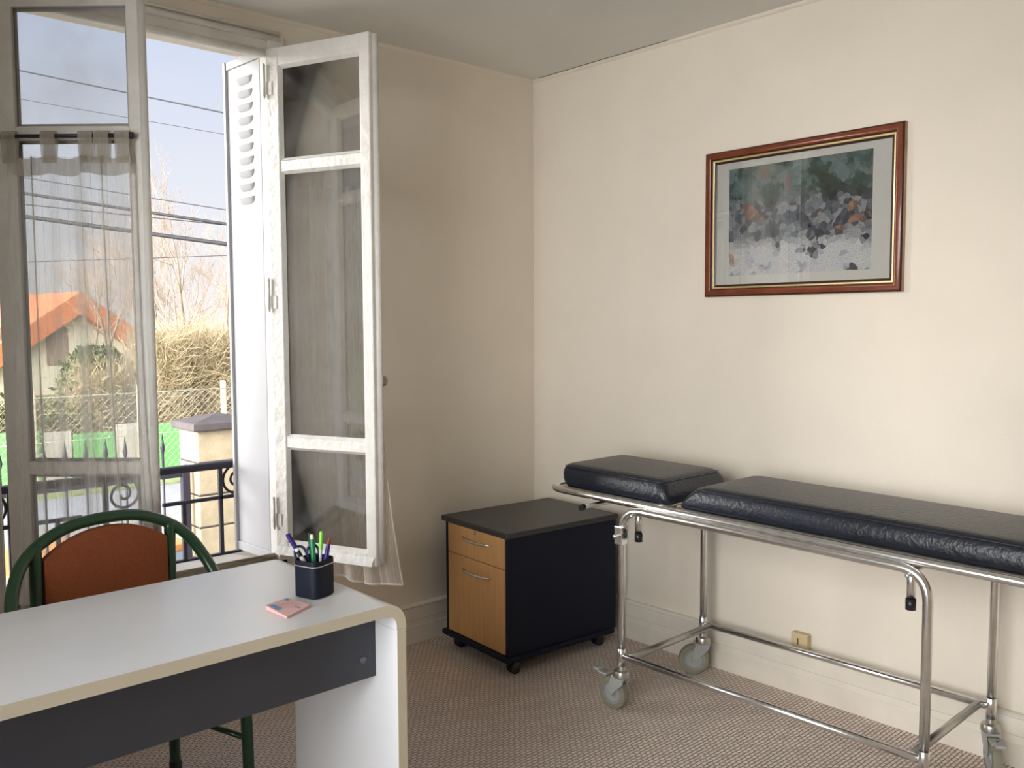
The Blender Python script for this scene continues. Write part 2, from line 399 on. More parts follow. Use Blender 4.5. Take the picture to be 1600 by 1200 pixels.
def fillet(pts, r, n=6, closed=False):
    P = [Vector(p) for p in pts]; out_ = []; m = len(P)
    for i in range(m):
        if not closed and i in (0, m-1): out_.append(P[i]); continue
        a, b, c = P[i-1], P[i], P[(i+1) % m]
        u, v = (a-b).normalized(), (c-b).normalized()
        rr = min(r, (a-b).length*0.49, (c-b).length*0.49)
        ang = u.angle(v); d = min(rr/math.tan(ang/2), (a-b).length*0.49, (c-b).length*0.49) if ang < PI-1e-3 else 0
        if d == 0: out_.append(b); continue
        p0, p1 = b+u*d, b+v*d
        for k in range(n+1):
            t = k/n; out_.append((p0*(1-t)+b*t)*(1-t)+(b*(1-t)+p1*t)*t)
    return out_
def copy_tree(o, parent=None):
    c = o.copy(); COL.objects.link(c)
    if parent is not None: c.parent = parent
    for ch in list(o.children): copy_tree(ch, c)
    return c

# ================================================================== SETTING
RX0, RY0, H = -3.9, -4.1, 2.5
WX0, WX1, WZ0, WZ1 = -2.31, -1.30, 0.44, 2.435      # hole in the window wall
T = 0.34
struct(MB().box(RX0-.3, 0.3, RY0-.3, T, -0.12, 0).build('floor', carpet))
struct(MB().box(RX0-.3, 0.3, RY0-.3, T, H, H+.15).build('ceiling', ceil_m))
w = MB()
w.box(RX0-.3, WX0, 0, T, -1.0, H); w.box(WX1, 0.3, 0, T, -1.0, H)
w.box(WX0, WX1, 0, T, -1.0, WZ0); w.box(WX0, WX1, 0, T, WZ1, H)
struct(w.build('wall_front', wall_m))
struct(MB().box(0, 0.3, RY0-.3, 0, -1.0, H).build('wall_right', wall_m))
struct(MB().box(RX0-.3, 0, RY0-.3, RY0, -1.0, H).build('wall_back', wall_m))
LY0, LY1 = -3.6, -1.2
w = MB()
w.box(RX0-.3, RX0, RY0, LY0, -1.0, H); w.box(RX0-.3, RX0, LY1, 0, -1.0, H)
w.box(RX0-.3, RX0, LY0, LY1, -1.0, 0.48); w.box(RX0-.3, RX0, LY0, LY1, 2.4, H)
struct(w.build('wall_left', wall_m))
# second window, unseen behind the viewer, added to bring in fill daylight
w2 = MB()
for y0, y1 in ((LY0, LY0+.06), (LY1-.06, LY1), ((LY0+LY1)/2-.05, (LY0+LY1)/2+.05)): w2.box(RX0-.10, RX0-.03, y0, y1, .48, 2.4, .006)
for z0, z1 in ((.48, .56), (2.33, 2.4), (1.93, 1.97)): w2.box(RX0-.10, RX0-.03, LY0, LY1, z0, z1, .006)
o = struct(w2.build('added_fill_window', wood_w))
MB().box(RX0-.068, RX0-.062, LY0+.05, LY1-.05, .55, 2.34).build('pane', pane_m, o)

# baseboards
prof = [(0, 0), (.018, 0), (.018, .073), (.0135, .077), (.0135, .098), (.018, .102), (.018, .155), (.024, .159), (.024, .164), (.016, .170), (0, .170)]
b = MB(); b.prism([(-d, z) for d, z in prof], RX0, 0, 'x'); struct(b.build('baseboard_front', base_m))
b = MB(); b.prism([(-d, z) for d, z in prof], RY0, 0, 'y'); struct(b.build('baseboard_right', base_m))
# slim bead where ceiling and walls meet
q = [(0, H), (-.012, H), (-.011, H-.005), (-.007, H-.010), (0, H-.014)]
struct(MB().prism(q, RX0, 0, 'x').build('trim_1', wall_m))
struct(MB().prism(q, RY0, 0, 'y').build('trim_2', wall_m))

struct(MB().box(-.0165, -.0125, -.80, -.05, H-.0012, H+.001).build('ceiling_crack', hole_m))  # thin dark strip drawn for the crack along the ceiling edge

# ------------------------------------------------------------------ window 1
HR, HL = Vector((-1.346, 0, 0)), Vector((-2.252, 0, 0))
ZB, ZT = 0.502, 2.377
f = MB()
f.box(WX1-.052, WX1+.012, -.012, .062, WZ0, ZT+.055, .006)        # right jamb
f.box(WX0-.012, WX0+.030, -.012, .062, WZ0, ZT+.055, .006)
f.box(WX0, WX1, -.004, .062, ZT-.018, ZT+.05, .006)        # head rail
f.tube([(WX0, .006, ZT-.012), (WX1-.04, .006, ZT-.012)], .016, 12)   # rounded lower bead of the head
f.tube([(WX0, -.006, ZT+.043), (WX1, -.006, ZT+.043)], .012, 10)
f.tube([(WX0, -.004, ZT+.066), (WX1, -.004, ZT+.066)], .006, 8)
win = struct(f.build('window_1', wood_w))
s_ = MB(); s_.prism([(-.012, WZ0), (.062, WZ0), (.075, WZ0+.012), (.075, WZ0+.03), (.05, WZ0+.036), (.042, ZB-.008), (.02, ZB-.004), (.012, WZ0+.038), (-.012, WZ0+.034)], WX0+.02, WX1-.02, 'x')
s_.build('window_sill', sillw, win)
MB().box(WX0, WX1, .06, T+.03, WZ0-.05, WZ0-.002, .005).build('outer_sill', stone_m, win)

SW = 0.456
def wobble_bar(mb, x0, x1, y0, y1, z0, z1): mb.box(x0, x1, y0, y1, z0, z1, .005)
def sash(hinge, deg, ext, hs=.058, tr=.066):
    """ext=+1: outdoor face on local +y. A moulded three-light casement leaf"""
    y0, y1 = (-.018, .020)
    m = MB()
    fs = .042
    m.box(0, hs, y0, y1, ZB, ZT, .004); m.box(SW-fs, SW, y0, y1, ZB, ZT, .004)
    m.box(hs-.003, SW-fs+.003, y0+.001, y1-.001, ZT-tr, ZT-.001, .004)
    m.box(hs-.003, SW-fs+.003, y0+.001, y1-.001, ZB+.001, ZB+.048, .004)
    for zc in (1.950, 0.932): m.box(hs-.003, SW-fs+.003, y0+.004, y1-.004, zc-.021, zc+.021, .004)
    # weather bead along the foot, putty fillets round each pane, closing bead on the free edge
    e = ext
    m.prism([(e*.018, ZB+.002), (e*.036, ZB+.004), (e*.034, ZB+.012), (e*.018, ZB+.034)], .01, SW-.01, 'x')
    for z0, z1 in ((ZB+.047, .912), (.952, 1.930), (1.970, ZT-tr)):
        for x0, x1, sx in ((hs-.001, hs+.010, 1), (SW-fs-.010, SW-fs+.001, -1)):
            xa, xb = (x0, x1) if sx > 0 else (x1, x0)
            m.prism([(xa, e*.003), (xb, e*.003), (xa, e*.017)], z0, z1, 'z')
        for za, sz in ((z0-.001, 1), (z1+.001, -1)):
            m.prism([(e*.003, za), (e*.003, za+sz*.011), (e*.017, za)], hs, SW-fs, 'x')
    m.tube([(SW+.004, -e*.012, ZB+.01), (SW+.004, -e*.012, ZT-.004)], .012, 10)
    o = m.build('sash', wood_w, win, loc=hinge, rot=(0, 0, math.radians(deg)))
    for z0, z1 in ((ZB+.045, .914), (.950, 1.932), (1.968, ZT-tr+.002)):
        MB().box(hs-.004, SW-fs+.004, -.0015, .0015, z0, z1).build('pane', pane_m, o)
    for z in (0.66, 1.48, 2.26):
        h = MB(); h.tube([(0.0, e*.026, z-.055), (0.0, e*.026, z+.055)], .0052, 10)
        h.tube([(0, e*.026, z+.055), (0, e*.026, z+.064)], [.006, .002], 8); h.tube([(0, e*.026, z-.055), (0, e*.026, z-.064)], [.006, .002], 8)
        h.box(0.004, .03, e*.0195-.002, e*.0195+.002, z-.05, z-.002)
        h.build('hinge', wood_w, o)
    return o
sashR = sash(HR, -68, -1)
sashL = sash(HL, -43, +1, .070, .056)
k = MB(); k.lathe([(.0, .05), (.012, .05), (.019, .042), (.020, .034), (.013, .024), (.007, .018), (.007, .0), (0, 0)], 18, Matrix.Translation((SW-.012, .018, 1.166)) @ Matrix.Rotation(-PI/2, 4, 'X'))
k.build('knob', knob_m, sashR, smooth=True)

# ------------------------------------------------------------------ curtains
def curtain(sash_o, ext, label, rodlabel, s0, s1, b0, b1, zbot, phase, nf):
    rz = sash_o.rotation_euler.z; loc = Vector(sash_o.location)
    inn = -ext
    yoff = inn*.038
    root = empty('voile_curtain', loc + Vector((0, 0, 0)), rz)
    tag(root, label, 'curtain', 'voile curtains on the casements')
    zr = 1.936
    NX, NZ = 150, 60; z_top = 1.875
    bm = bmesh.new(); uvl = bm.loops.layers.uv.new('UVMap')
    rr = random.Random(phase)
    fr = [(rr.uniform(0, 6.28), rr.uniform(.5, 1.0), nf*(.6+.35*i)) for i in range(4)]
    g = []
    for j in range(NZ+1):
        v = j/NZ; z = z_top + (zbot-z_top)*v; row = []
        for i in range(NX+1):
            u_ = i/NX
            uu = u_ + .012*math.sin(6*u_+2.4*v+phase)*v
            v3 = v**3; x = (s0*(1-v3)+b0*v3) + ((s1-s0)*(1-v3)+(b1-b0)*v3)*uu
            d = sum(a*math.sin(2*PI*fq*uu+ph+.55*v*math.sin(k_*1.7+phase)) for k_, (ph, a, fq) in enumerate(fr))*.006*(.55+.7*v)
            # a few pinched pleats falling from the tabs
            for c_, wd in ((.22, .020), (.63, .030), (.78, .024)):
                cc = c_ + .05*v*(c_-.4)
                t_ = (uu-cc)/(wd*(1.0-.35*v))
                d += -inn*.0 + .022*math.exp(-t_*t_)*(1-.35*v)
                x += .010*t_*math.exp(-t_*t_)*(-1)
            zz = z + (.006*math.sin(2*PI*nf*.5*u_+phase) if j == NZ else 0)
            row.append((bm.verts.new((x, yoff+inn*d, zz)), u_*1.35, v*1.45))
        g.append(row)
    for j in range(NZ):
        for i in range(NX):
            vs = [g[j][i], g[j][i+1], g[j+1][i+1], g[j+1][i]]
            f_ = bm.faces.new([q_[0] for q_ in vs]); f_.smooth = True
            for lp, q_ in zip(f_.loops, vs): lp[uvl].uv = (q_[1], q_[2])
    me = bpy.data.meshes.new('cloth'); 
    top = [q_[0].co.copy() for q_ in g[0]]; bot = [q_[0].co.copy() for q_ in g[-1]]
    right = [g[j][NX][0].co.copy() for j in range(NZ+1)]
    bm.to_mesh(me); bm.free(); me.materials.append(sheer)
    o = bpy.data.objects.new('cloth', me); COL.objects.link(o); o.parent = root
    # header band: a doubled strip following the cloth
    hb = MB()
    for a, b_ in zip(top, top[1:]):
        sag = lambda p: -.010*abs(math.sin(PI*(p.x-s0)/(s1-s0)*3))
        hb.quad([(a.x, a.y, a.z+.004+sag(a)), (b_.x, b_.y, b_.z+.004+sag(b_)), (b_.x, b_.y, b_.z-.048+sag(b_)), (a.x, a.y, a.z-.048+sag(a))])
    hb.build('header_band', band, root, smooth=True)
    for k_, fx in enumerate((.03, .35, .66, .79, .95)):
        i = int(fx*NX); c_ = top[i]; tb = MB(); wd = .022
        path = [(yoff+inn*.006, z_top-.02), (yoff+inn*.013, zr-.01), (yoff+inn*.012, zr+.010), (yoff, zr+.015), (yoff-inn*.011, zr+.008), (yoff-inn*.010, zr-.015), (yoff-inn*.002, z_top-.01)]
        for (ya, za), (yb, zb_) in zip(path, path[1:]):
            tb.quad([(c_.x-wd, ya, za), (c_.x+wd, ya, za), (c_.x+wd, yb, zb_), (c_.x-wd, yb, zb_)])
        tb.build('tab', band, root, smooth=True)
    hm = MB(); hm.tube(bot, .004, 6); hm.tube(right, .003, 6); hm.build('hem', sheer, root)
    rod = MB(); rod.tube([(.025, yoff, zr), (SW-.02, yoff, zr)], .006, 10)
    for x in (.030, SW-.026):
        rod.tube([(x, inn*.0185, zr), (x, yoff, zr)], .004, 8); rod.lathe([(0, -.010), (.010, -.006), (.010, .006), (0, .010)], 10, Matrix.Translation((x, yoff, zr)) @ Matrix.Rotation(PI/2, 4, 'Y'))
    ro = rod.build('curtain_rod', iron_m, None, loc=loc, rot=(0, 0, rz))
    tag(ro, rodlabel, 'curtain rod', 'curtain rods')
    return root
curtain(sashL, +1, 'sheer tab-top curtain over the left casement behind the green chair', 'thin dark rod carrying the left casement curtain', .055, .425, .045, .47, .44, 3, 3.2)
curtain(sashR, -1, 'sheer curtain behind the glass of the wide-open right casement', 'thin dark rod behind the right casement glass', .05, .43, .05, .525, .425, 11, 3.0)

# ------------------------------------------------------------------ metal shutter folded against the right reveal
sh = empty('metal_shutter', (-1.338, .07, 0.46)); tag(sh, 'white metal folding shutter with louvre slots beside the open right casement', 'shutter')
sh.rotation_euler = (0, 0, math.radians(3.5))
m = MB(); L_, Hh = .262, 1.935
m.box(-.004, .004, 0, L_, 0, Hh)
m.box(-.016, .004, L_-.012, L_+.004, 0, Hh, .002); m.box(-.012, .004, -.004, .006, 0, Hh, .002)
m.box(-.010, .004, 0, L_, 0, .035, .002); m.box(-.010, .004, 0, L_, Hh-.03, Hh, .002)
m.build('leaf', shut_m, sh)
m = MB(); m.box(.006, .014, .01, L_+.012, .004, Hh-.004, .002); m.build('folded_leaf', shut_m, sh)
for i in range(10):
    z = Hh-.085-i*.0505; yc = .118
    m = MB()
    def lens(n=14): return [(math.cos(2*PI*k/n), math.sin(2*PI*k/n)) for k in range(n)]
    # pressed louvre: a half bulge that stands out, its upper lip open
    prev = None
    for a in range(0, 6):
        t = a/5
        row = []
        for b_ in range(0, 11):
            s = b_/10*2-1
            hw = .058
            dz = -.004-.026*t*math.sqrt(max(0, 1-s**4))
            bul = -.012*math.sqrt(max(0, 1-s**4))*(1-t)**.7
            row.append(m.bm.verts.new((-.0045+bul, yc+s*hw, z+dz+.008)))
        if prev:
            for k in range(10):
                fc = m.bm.faces.new((prev[k], prev[k+1], row[k+1], row[k])); fc.smooth = True
        prev = row
    m.build('louvre', shut_m, sh)
    MB().box(-.0052, -.0042, yc-.054, yc+.054, z-.001, z+.007).build('louvre_slot', hole_m, sh)

# ================================================================== BALCONY RAIL
br = empty('window_railing', (.010, .362, -.006)); tag(br, 'dark wrought iron railing with scrolls right outside the window', 'railing')
RA, RB = -2.30, -1.31
MB().box(RA, RB, -.02, .02, .797, .825, .008, 3).build('handrail', iron_m, br)
MB().box(RA, RB, -.010, .010, .436, .452, .002).build('bottom_rail', iron_m, br)
MB().box(-1.658, RB, -.008, .008, .672, .686, .002).build('middle_rail', iron_m, br)
MB().box(RA, -1.952, -.008, .008, .672, .686, .002).build('middle_rail', iron_m, br)
for x, z0, z1 in ((-1.423, .45, .80), (-1.575, .45, .675), (-2.187, .45, .80), (-2.035, .45, .675), (-1.87, .45, .80), (-1.74, .45, .80)):
    MB().box(x-.008, x+.008, -.008, .008, z0, z1, .002).build('baluster', iron_m, br)
for x in (-1.36, -2.25):
    MB().box(x-.008, x+.008, -.008, .008, .38, .445, .002).build('foot', iron_m, br)
def scroll(cx, cz, R0, sgn):
    pts = []
    for k in range(70):
        t = k/69; ang = PI/2 + t*3.4*PI; r = R0*(1-t)**.8*1.0+.006
        pts.append((cx+sgn*-math.cos(ang)*r*-1*1.0, 0, cz+math.sin(ang)*r))
    MB().tube(pts, .0055, 8).build('scroll', iron_m, br)
scroll(-1.352, .742, .060, 1); scroll(-1.805, .742, .058, -1); scroll(-2.258, .742, .060, -1)

# ================================================================== DESK
dk = empty('desk', (-1.745, -1.386, 0)); tag(dk, 'white laminate desk with rounded corner and grey front panel', 'desk')
DL, DW, DT = 1.46, .553, .72
th = .027
def arc(cx, cz, r, a0, a1, n=10): return [(cx+r*math.cos(a0+(a1-a0)*k/n), cz+r*math.sin(a0+(a1-a0)*k/n)) for k in range(n+1)]
Ro, zj = .055, .655
outer = [(0, zj)] + arc(-Ro, DT-Ro, Ro, 0, PI/2) + arc(-DL+Ro, DT-Ro, Ro, PI/2, PI) + [(-DL, zj)]
inner = [(-DL+th, zj)] + arc(-DL+Ro, DT-Ro, Ro-th, PI, PI/2) + arc(-Ro, DT-Ro, Ro-th, PI/2, 0) + [(-th, zj)]
poly = outer+inner
def shell(mb, poly, y0, y1, n):
    bm = mb.bm; A = [bm.verts.new((a, y0, b_)) for a, b_ in poly]; B = [bm.verts.new((a, y1, b_)) for a, b_ in poly]
    N = len(poly)
    for i in range(N):
        fc = bm.faces.new((A[i], B[i], B[(i+1) % N], A[(i+1) % N])); fc.smooth = True; fc.material_index = 0
    h = N//2
    for i in range(h-1):
        for V, in ((A,), (B,)):
            fc = bm.faces.new((V[i], V[i+1], V[N-2-i], V[N-1-i])); fc.material_index = 1
m = MB(); shell(m, poly, 0, DW, 0)
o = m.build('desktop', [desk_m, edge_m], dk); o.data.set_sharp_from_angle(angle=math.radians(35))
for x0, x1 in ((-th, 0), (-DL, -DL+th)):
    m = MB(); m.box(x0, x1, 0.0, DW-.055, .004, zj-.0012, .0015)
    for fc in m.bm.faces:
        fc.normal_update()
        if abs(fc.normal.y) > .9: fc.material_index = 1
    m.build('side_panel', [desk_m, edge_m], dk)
o = MB().box(-DL+th, -th, .090, .106, .520, DT-th, .001).build('modesty_panel', deskgrey, dk)
o['label'] = 'graphite grey front panel'
covm = mat('dark_grey_cover', (0.10, 0.10, 0.115), 0.5)
for x in (-.036-th, -DL+.063):
    MB().lathe([(0, .0), (.009, .0), (.009, .0025), (0, .003)], 18, Matrix.Translation((x, .0905, .568)) @ Matrix.Rotation(PI/2, 4, 'X')).build('screw_cover', covm, dk)
# small marks on the leg
# ------------------------------------------------------------------ things on the desk
DZ = DT
CUPP = at(492, 929, 2, DZ)
cup = empty('pen_cup', CUPP + Vector((0, 0, .0005)), math.radians(18)); tag(cup, 'navy rounded-square pen cup with thin silver line on the desk', 'pen cup')
def rsq(h, r, n=6):
    pts = []
    for cx, cy, a in ((h-r, h-r, 0), (-h+r, h-r, PI/2), (-h+r, -h+r, PI), (h-r, -h+r, 1.5*PI)):
        pts += [(cx+r*math.cos(a+PI/2*k/n), cy+r*math.sin(a+PI/2*k/n)) for k in range(n+1)]
    return pts
def loft(mb, rings, smooth=True, caps=(True, True), mi=0):
    bm = mb.bm; R_ = [[bm.verts.new(p) for p in r] for r in rings]; n = len(R_[0])
    for A, B in zip(R_, R_[1:]):
        for k_ in range(n):
            fc = bm.faces.new((A[k_], A[(k_+1) % n], B[(k_+1) % n], B[k_])); fc.smooth = smooth; fc.material_index = mi
    if caps[0]: bm.faces.new(R_[0][::-1]).material_index = mi
    if caps[1]: bm.faces.new(R_[-1]).material_index = mi
cupm = mat('navy_cup_plastic', (0.006, 0.009, 0.020), 0.5, spec=0.25)
silverm = mat('silver_line', (0.66, 0.64, 0.60), 0.3, 0.6)
m = MB(); ch, crd, cup_h = .0375, .018, .090
rg = lambda h, r, z: [(x, y, z) for x, y in rsq(h, r)]
loft(m, [rg(ch-.003, crd-.003, 0), rg(ch, crd, .003), rg(ch, crd, cup_h-.001), rg(ch-.0012, crd-.001, cup_h), rg(ch-.003, crd-.003, cup_h-.001), rg(ch-.003, crd-.003, .004)])
m.build('body', cupm, cup, smooth=True)
m = MB(); loft(m, [rg(ch+.0001, crd, .0758), rg(ch+.0006, crd, .0762), rg(ch+.0006, crd, .0776), rg(ch+.0001, crd, .078)], caps=(False, False)); m.build('rim_line', silverm, cup)

def frame_to(p0, p1):
    p0, p1 = Vector(p0), Vector(p1); d = (p1-p0)
    return Matrix.Translation(p0) @ d.to_track_quat('Z', 'Y').to_matrix().to_4x4(), d.length
def pen(name, label, cat, foot, topp, parts):
    """foot inside the cup, topp its upper end (both in world); parts: (name, material, [(r, t)...], seg) with t along the length"""
    mt, ln = frame_to(foot, topp)
    e = empty(name, Vector(foot)); tag(e, label, cat, 'things in the pen cup'); e.matrix_world = mt
    for pn, pm, prof_, seg in parts:
        MB().lathe([(r, t*ln) for r, t in prof_], seg).build(pn, pm, e, smooth=True)
    return e
cc = CUPP.copy()
def cupw(px, py, off):   # a point above the cup seen at this pixel, on the vertical plane facing the viewer through cup centre + off
    n = Vector((_f.x, _f.y, 0)).normalized(); p = cc + n*off
    d = ray(px, py); return CAM + d*((p-CAM).dot(n)/d.dot(n))
purp = mat('purple_ink_plastic', (0.022, 0.010, 0.15), 0.3); grn = mat('green_pen_plastic', (0.012, 0.20, 0.09), 0.35)
lime = mat('lime_cap', (0.20, 0.62, 0.04), 0.35); dgrn = mat('dark_green_pencil', (0.01, 0.07, 0.035), 0.4)
clearp = mat('clear_barrel', (0.55, 0.57, 0.58), 0.2); whitep = mat('white_print_plastic', (0.72, 0.72, 0.74), 0.35)
redp = mat('dark_red_clip', (0.22, 0.02, 0.02), 0.35); pinkp = mat('salmon_barrel_end', (0.62, 0.22, 0.17), 0.4)
erase = mat('eraser_cream', (0.75, 0.66, 0.48), 0.8); sciss = mat('navy_scissor_handle', (0.010, 0.018, 0.065), 0.35)
pen('marker_pen', 'silver marker pen with purple cap leaning left in the cup', 'pen', cupw(499, 918, -.002), cupw(449, 834, -.002),
    [('barrel', whitep, [(0, 0), (.0045, .01), (.0052, .02), (.0052, .74), (0, .74)], 14), ('cap', purp, [(0, .735), (.0058, .735), (.0058, .99), (.004, 1), (0, 1)], 14),
     ('barrel_end', pinkp, [(.0053, .30), (.0056, .30), (.0056, .46), (.0053, .46)], 14), ('print_band', blackp, [(.0053, .58), (.0055, .58), (.0055, .68), (.0053, .68)], 14)])
pen('pencil', 'dark green pencil standing behind the green pen', 'pencil', cupw(490, 924, .018), cupw(483, 833, .022),
    [('shaft', dgrn, [(0, 0), (.0035, .08), (.0035, 1), (0, 1)], 6)])
pen('ballpoint_pen', 'emerald green pen with cream end standing in the cup', 'pen', cupw(494, 924, .0), cupw(487, 835, .002),
    [('barrel', grn, [(0, 0), (.003, .02), (.0062, .2), (.0062, .88), (.0052, .92), (0, .92)], 14), ('eraser', erase, [(0, .915), (.0046, .915), (.0046, .985), (.003, 1), (0, 1)], 12)])
pen('ballpoint_pen', 'clear pen with bright lime cap standing in the cup', 'pen', cupw(499, 924, .006), cupw(502, 830, .008),
    [('barrel', clearp, [(0, 0), (.0038, .06), (.0038, .78), (0, .78)], 8), ('cap', lime, [(0, .70), (.0050, .70), (.0050, .97), (.003, 1), (0, 1)], 12)])
pen('ballpoint_pen', 'blue pen with dark red end leaning right in the cup', 'pen', cupw(500, 924, -.002), cupw(515, 840, -.002),
    [('barrel', purp, [(0, 0), (.003, .03), (.0068, .25), (.0062, .60), (.0048, .88), (0, .88)], 14), ('push_button', redp, [(0, .86), (.0046, .86), (.0040, .95), (.0028, .955), (.0028, 1), (0, 1)], 12)])
sc_ = empty('scissors', cc + Vector((0, 0, .005))); tag(sc_, 'scissors with dark blue loop handles standing in the pen cup', 'scissors', 'things in the pen cup')
for pxs in ([(485, 882), (478, 873), (469, 877), (462, 870), (461, 860), (466, 854), (473, 855), (478, 862), (482, 872), (487, 886)],
            [(483, 886), (481, 872), (480, 860), (484, 853), (491, 851), (497, 857), (498, 865), (494, 870), (489, 873), (487, 884)]):
    pts = spline([cupw(x, y, .010)-sc_.location for x, y in pxs], 5)
    MB().tube(pts, .0034, 8).build('handle', sciss, sc_)
m = MB(); a, b_ = cupw(486, 886, .010)-sc_.location, cupw(492, 924, .010)-sc_.location
m.tube([a, (a+b_)/2, b_], [.0045, .004, .001], 4); m.build('blades', dullst, sc_)

notes_m = mat('pink_note_paper', (0.80, 0.46, 0.44), 0.9, var=0.04)
notes_t = mat('pink_printed_sheet', (0.84, 0.55, 0.54), 0.9)
blueink = mat('blue_print', (0.16, 0.36, 0.58), 0.9)
npd = empty('note_pad', (-1.978, -1.254, DZ+.0005), math.radians(6)); tag(npd, 'small pink note pad lying in front of the pen cup', 'note pad')
def P4(px, py): v = at(px, py, 2, DZ+.008) ; return v
cs = [at(415, 953, 2, DZ), at(449, 967, 2, DZ), at(485, 949, 2, DZ), at(449, 938, 2, DZ)]
npd.rotation_euler = (0, 0, 0); npd.location = (sum((c for c in cs), Vector())/4) + Vector((0, 0, .0005))
loc4 = [c-npd.location for c in cs]
m = MB(); A = [m.bm.verts.new((c.x, c.y, 0)) for c in loc4]
hts = (.010, .004, .005, .006)
B = [m.bm.verts.new((c.x, c.y, h_)) for c, h_ in zip(loc4, hts)]
m.bm.faces.new(A[::-1]); m.bm.faces.new(B)
for i in range(4): m.bm.faces.new((A[i], A[(i+1) % 4], B[(i+1) % 4], B[i]))
m.build('sheets', notes_m, npd)
def on_pad(u_, v_, up=.0006):
    P = [Vector((c.x, c.y, h_)) for c, h_ in zip(loc4, hts)]
    return (P[0]*(1-u_)+P[1]*u_)*(1-v_)+(P[3]*(1-u_)+P[2]*u_)*v_+Vector((0, 0, up))
def patch(name, u0, u1, v0, v1, mm, up):
    m = MB(); n = 4
    g = [[m.bm.verts.new(on_pad(u0+(u1-u0)*i/n, v0+(v1-v0)*j/n, up)) for i in range(n+1)] for j in range(n+1)]
    for j in range(n):
        for i in range(n): m.bm.faces.new((g[j][i], g[j][i+1], g[j+1][i+1], g[j+1][i]))
    return m.build(name, mm, npd)
patch('top_sheet', 0.0, 1.0, 0.0, 1.0, notes_t, .0006)
for a_ in ((.12, .52, .06, .26), (.08, .22, .74, .90), (.70, .92, .60, .66)): patch('printed_mark', *a_, blueink, .0011)
for a_ in ((.30, .34, .40, .86), (.42, .46, .45, .80), (.54, .57, .50, .88)): patch('printed_line', *a_, notes_m, .0011)

# ================================================================== CHAIR
chx = empty('bistro_chair', (-2.125, -.47, 0), 0); tag(chx, 'green tubular armchair with rust upholstered back pushed under the desk', 'chair')
u2, v2 = Vector((.985, .17, 0)), Vector((.17, -.985, 0))
def cl(lat, fwd, z): return u2*lat+v2*fwd+Vector((0, 0, z))
half = [(.0, -.01, .829), (.10, -.008, .820), (.185, .0, .786), (.245, .02, .735), (.283, .06, .655), (.292, .12, .575), (.282, .19, .50), (.262, .25, .43), (.245, .285, .34), (.24, .30, .20), (.24, .305, .012)]
ctrl = [(-a, b_, c_) for a, b_, c_ in half[:0:-1]] + half
MB().tube([cl(*p_) for p_ in spline(ctrl, 7)], .0165, 14).build('hoop_frame', green_m, chx)
for s in (-1, 1):
    pts = [cl(s*.195, 0.005, .79-.0), cl(s*.195, .0, .60), cl(s*.195, .0, .45), cl(s*.20, -.015, .2), cl(s*.21, -.03, .012)]
    MB().tube(spline(pts, 6), .0165, 12).build('rear_leg', green_m, chx)
    MB().tube([cl(s*.203, -.016, .185), cl(s*.24, .303, .185)], .0085, 10).build('stretcher', green_m, chx)
    for la, fw in ((s*.24, .305), (s*.21, -.03)):
        MB().lathe([(0, 0), (.018, 0), (.019, .004), (.0185, .03), (0, .03)], 14, Matrix.Translation(cl(la, fw, 0))).build('foot_cap', blackp, chx)
# upholstered back: a padded panel filling the arch between the rear posts
m = MB(); NX = 18
def arch_top(lat):
    t = abs(lat)/.195
    return .812-.075*t**2.2
grid = []
for side in (1, -1):
    g = []
    for j in range(15):
        v = j/14; row = []
        for i in range(NX+1):
            s = i/NX*2-1; lat = s*.178; zt = arch_top(lat)-.004; zb = .50
            z = zb+(zt-zb)*v
            bul = .012+.012*(1-s**4)*(1-(2*v-1)**4)
            row.append(m.bm.verts.new(cl(lat, side*bul+.006, z)))
        g.append(row)
    grid.append(g)
    for j in range(14):
        for i in range(NX): m.bm.faces.new((g[j][i], g[j][i+1], g[j+1][i+1], g[j+1][i])).smooth = True
F_, B_ = grid
for j in range(14):
    for i in (0, NX): m.bm.faces.new((F_[j][i], F_[j+1][i], B_[j+1][i], B_[j][i])).smooth = True
for i in range(NX):
    for j in (0, 14): m.bm.faces.new((F_[j][i], F_[j][i+1], B_[j][i+1], B_[j][i])).smooth = True
m.build('backrest', rust_m, chx, smooth=True)
MB().tube([cl(-.19, .0, .49), cl(.19, .0, .49)], .010, 10).build('back_rail', green_m, chx)
rings = []
for z, k_ in ((.425, .93), (.432, .99), (.455, 1.0), (.470, .96), (.475, .85)):
    rings.append([cl(.215*k_*math.copysign(abs(math.cos(a))**.6, math.cos(a)), .165+.20*k_*math.copysign(abs(math.sin(a))**.6, math.sin(a)), z) for a in [2*PI*i/36 for i in range(36)]])
m = MB(); loft(m, rings); m.build('seat', rust_m, chx, smooth=True)
fr_ = [cl(.21*math.copysign(abs(math.cos(a))**.6, math.cos(a)), .165+.195*math.copysign(abs(math.sin(a))**.6, math.sin(a)), .418) for a in [2*PI*i/36 for i in range(36)]]
MB().tube(fr_, .010, 10, closed=True).build('seat_frame', green_m, chx)

# ================================================================== PEDESTAL
A_, B2 = Vector((-.655, -.13, 0)), Vector((-.69, -.577, 0))     # front left, front right corners
fx = (B2-A_).normalized()                       # along the front, left to right
ang = math.atan2(fx.y, fx.x)
pd = empty('drawer_pedestal', A_, ang); tag(pd, 'dark navy two-drawer pedestal with beech fronts in the room corner', 'drawer pedestal')
PW, PD, PT, PB = (B2-A_).length, .585, .567, .055
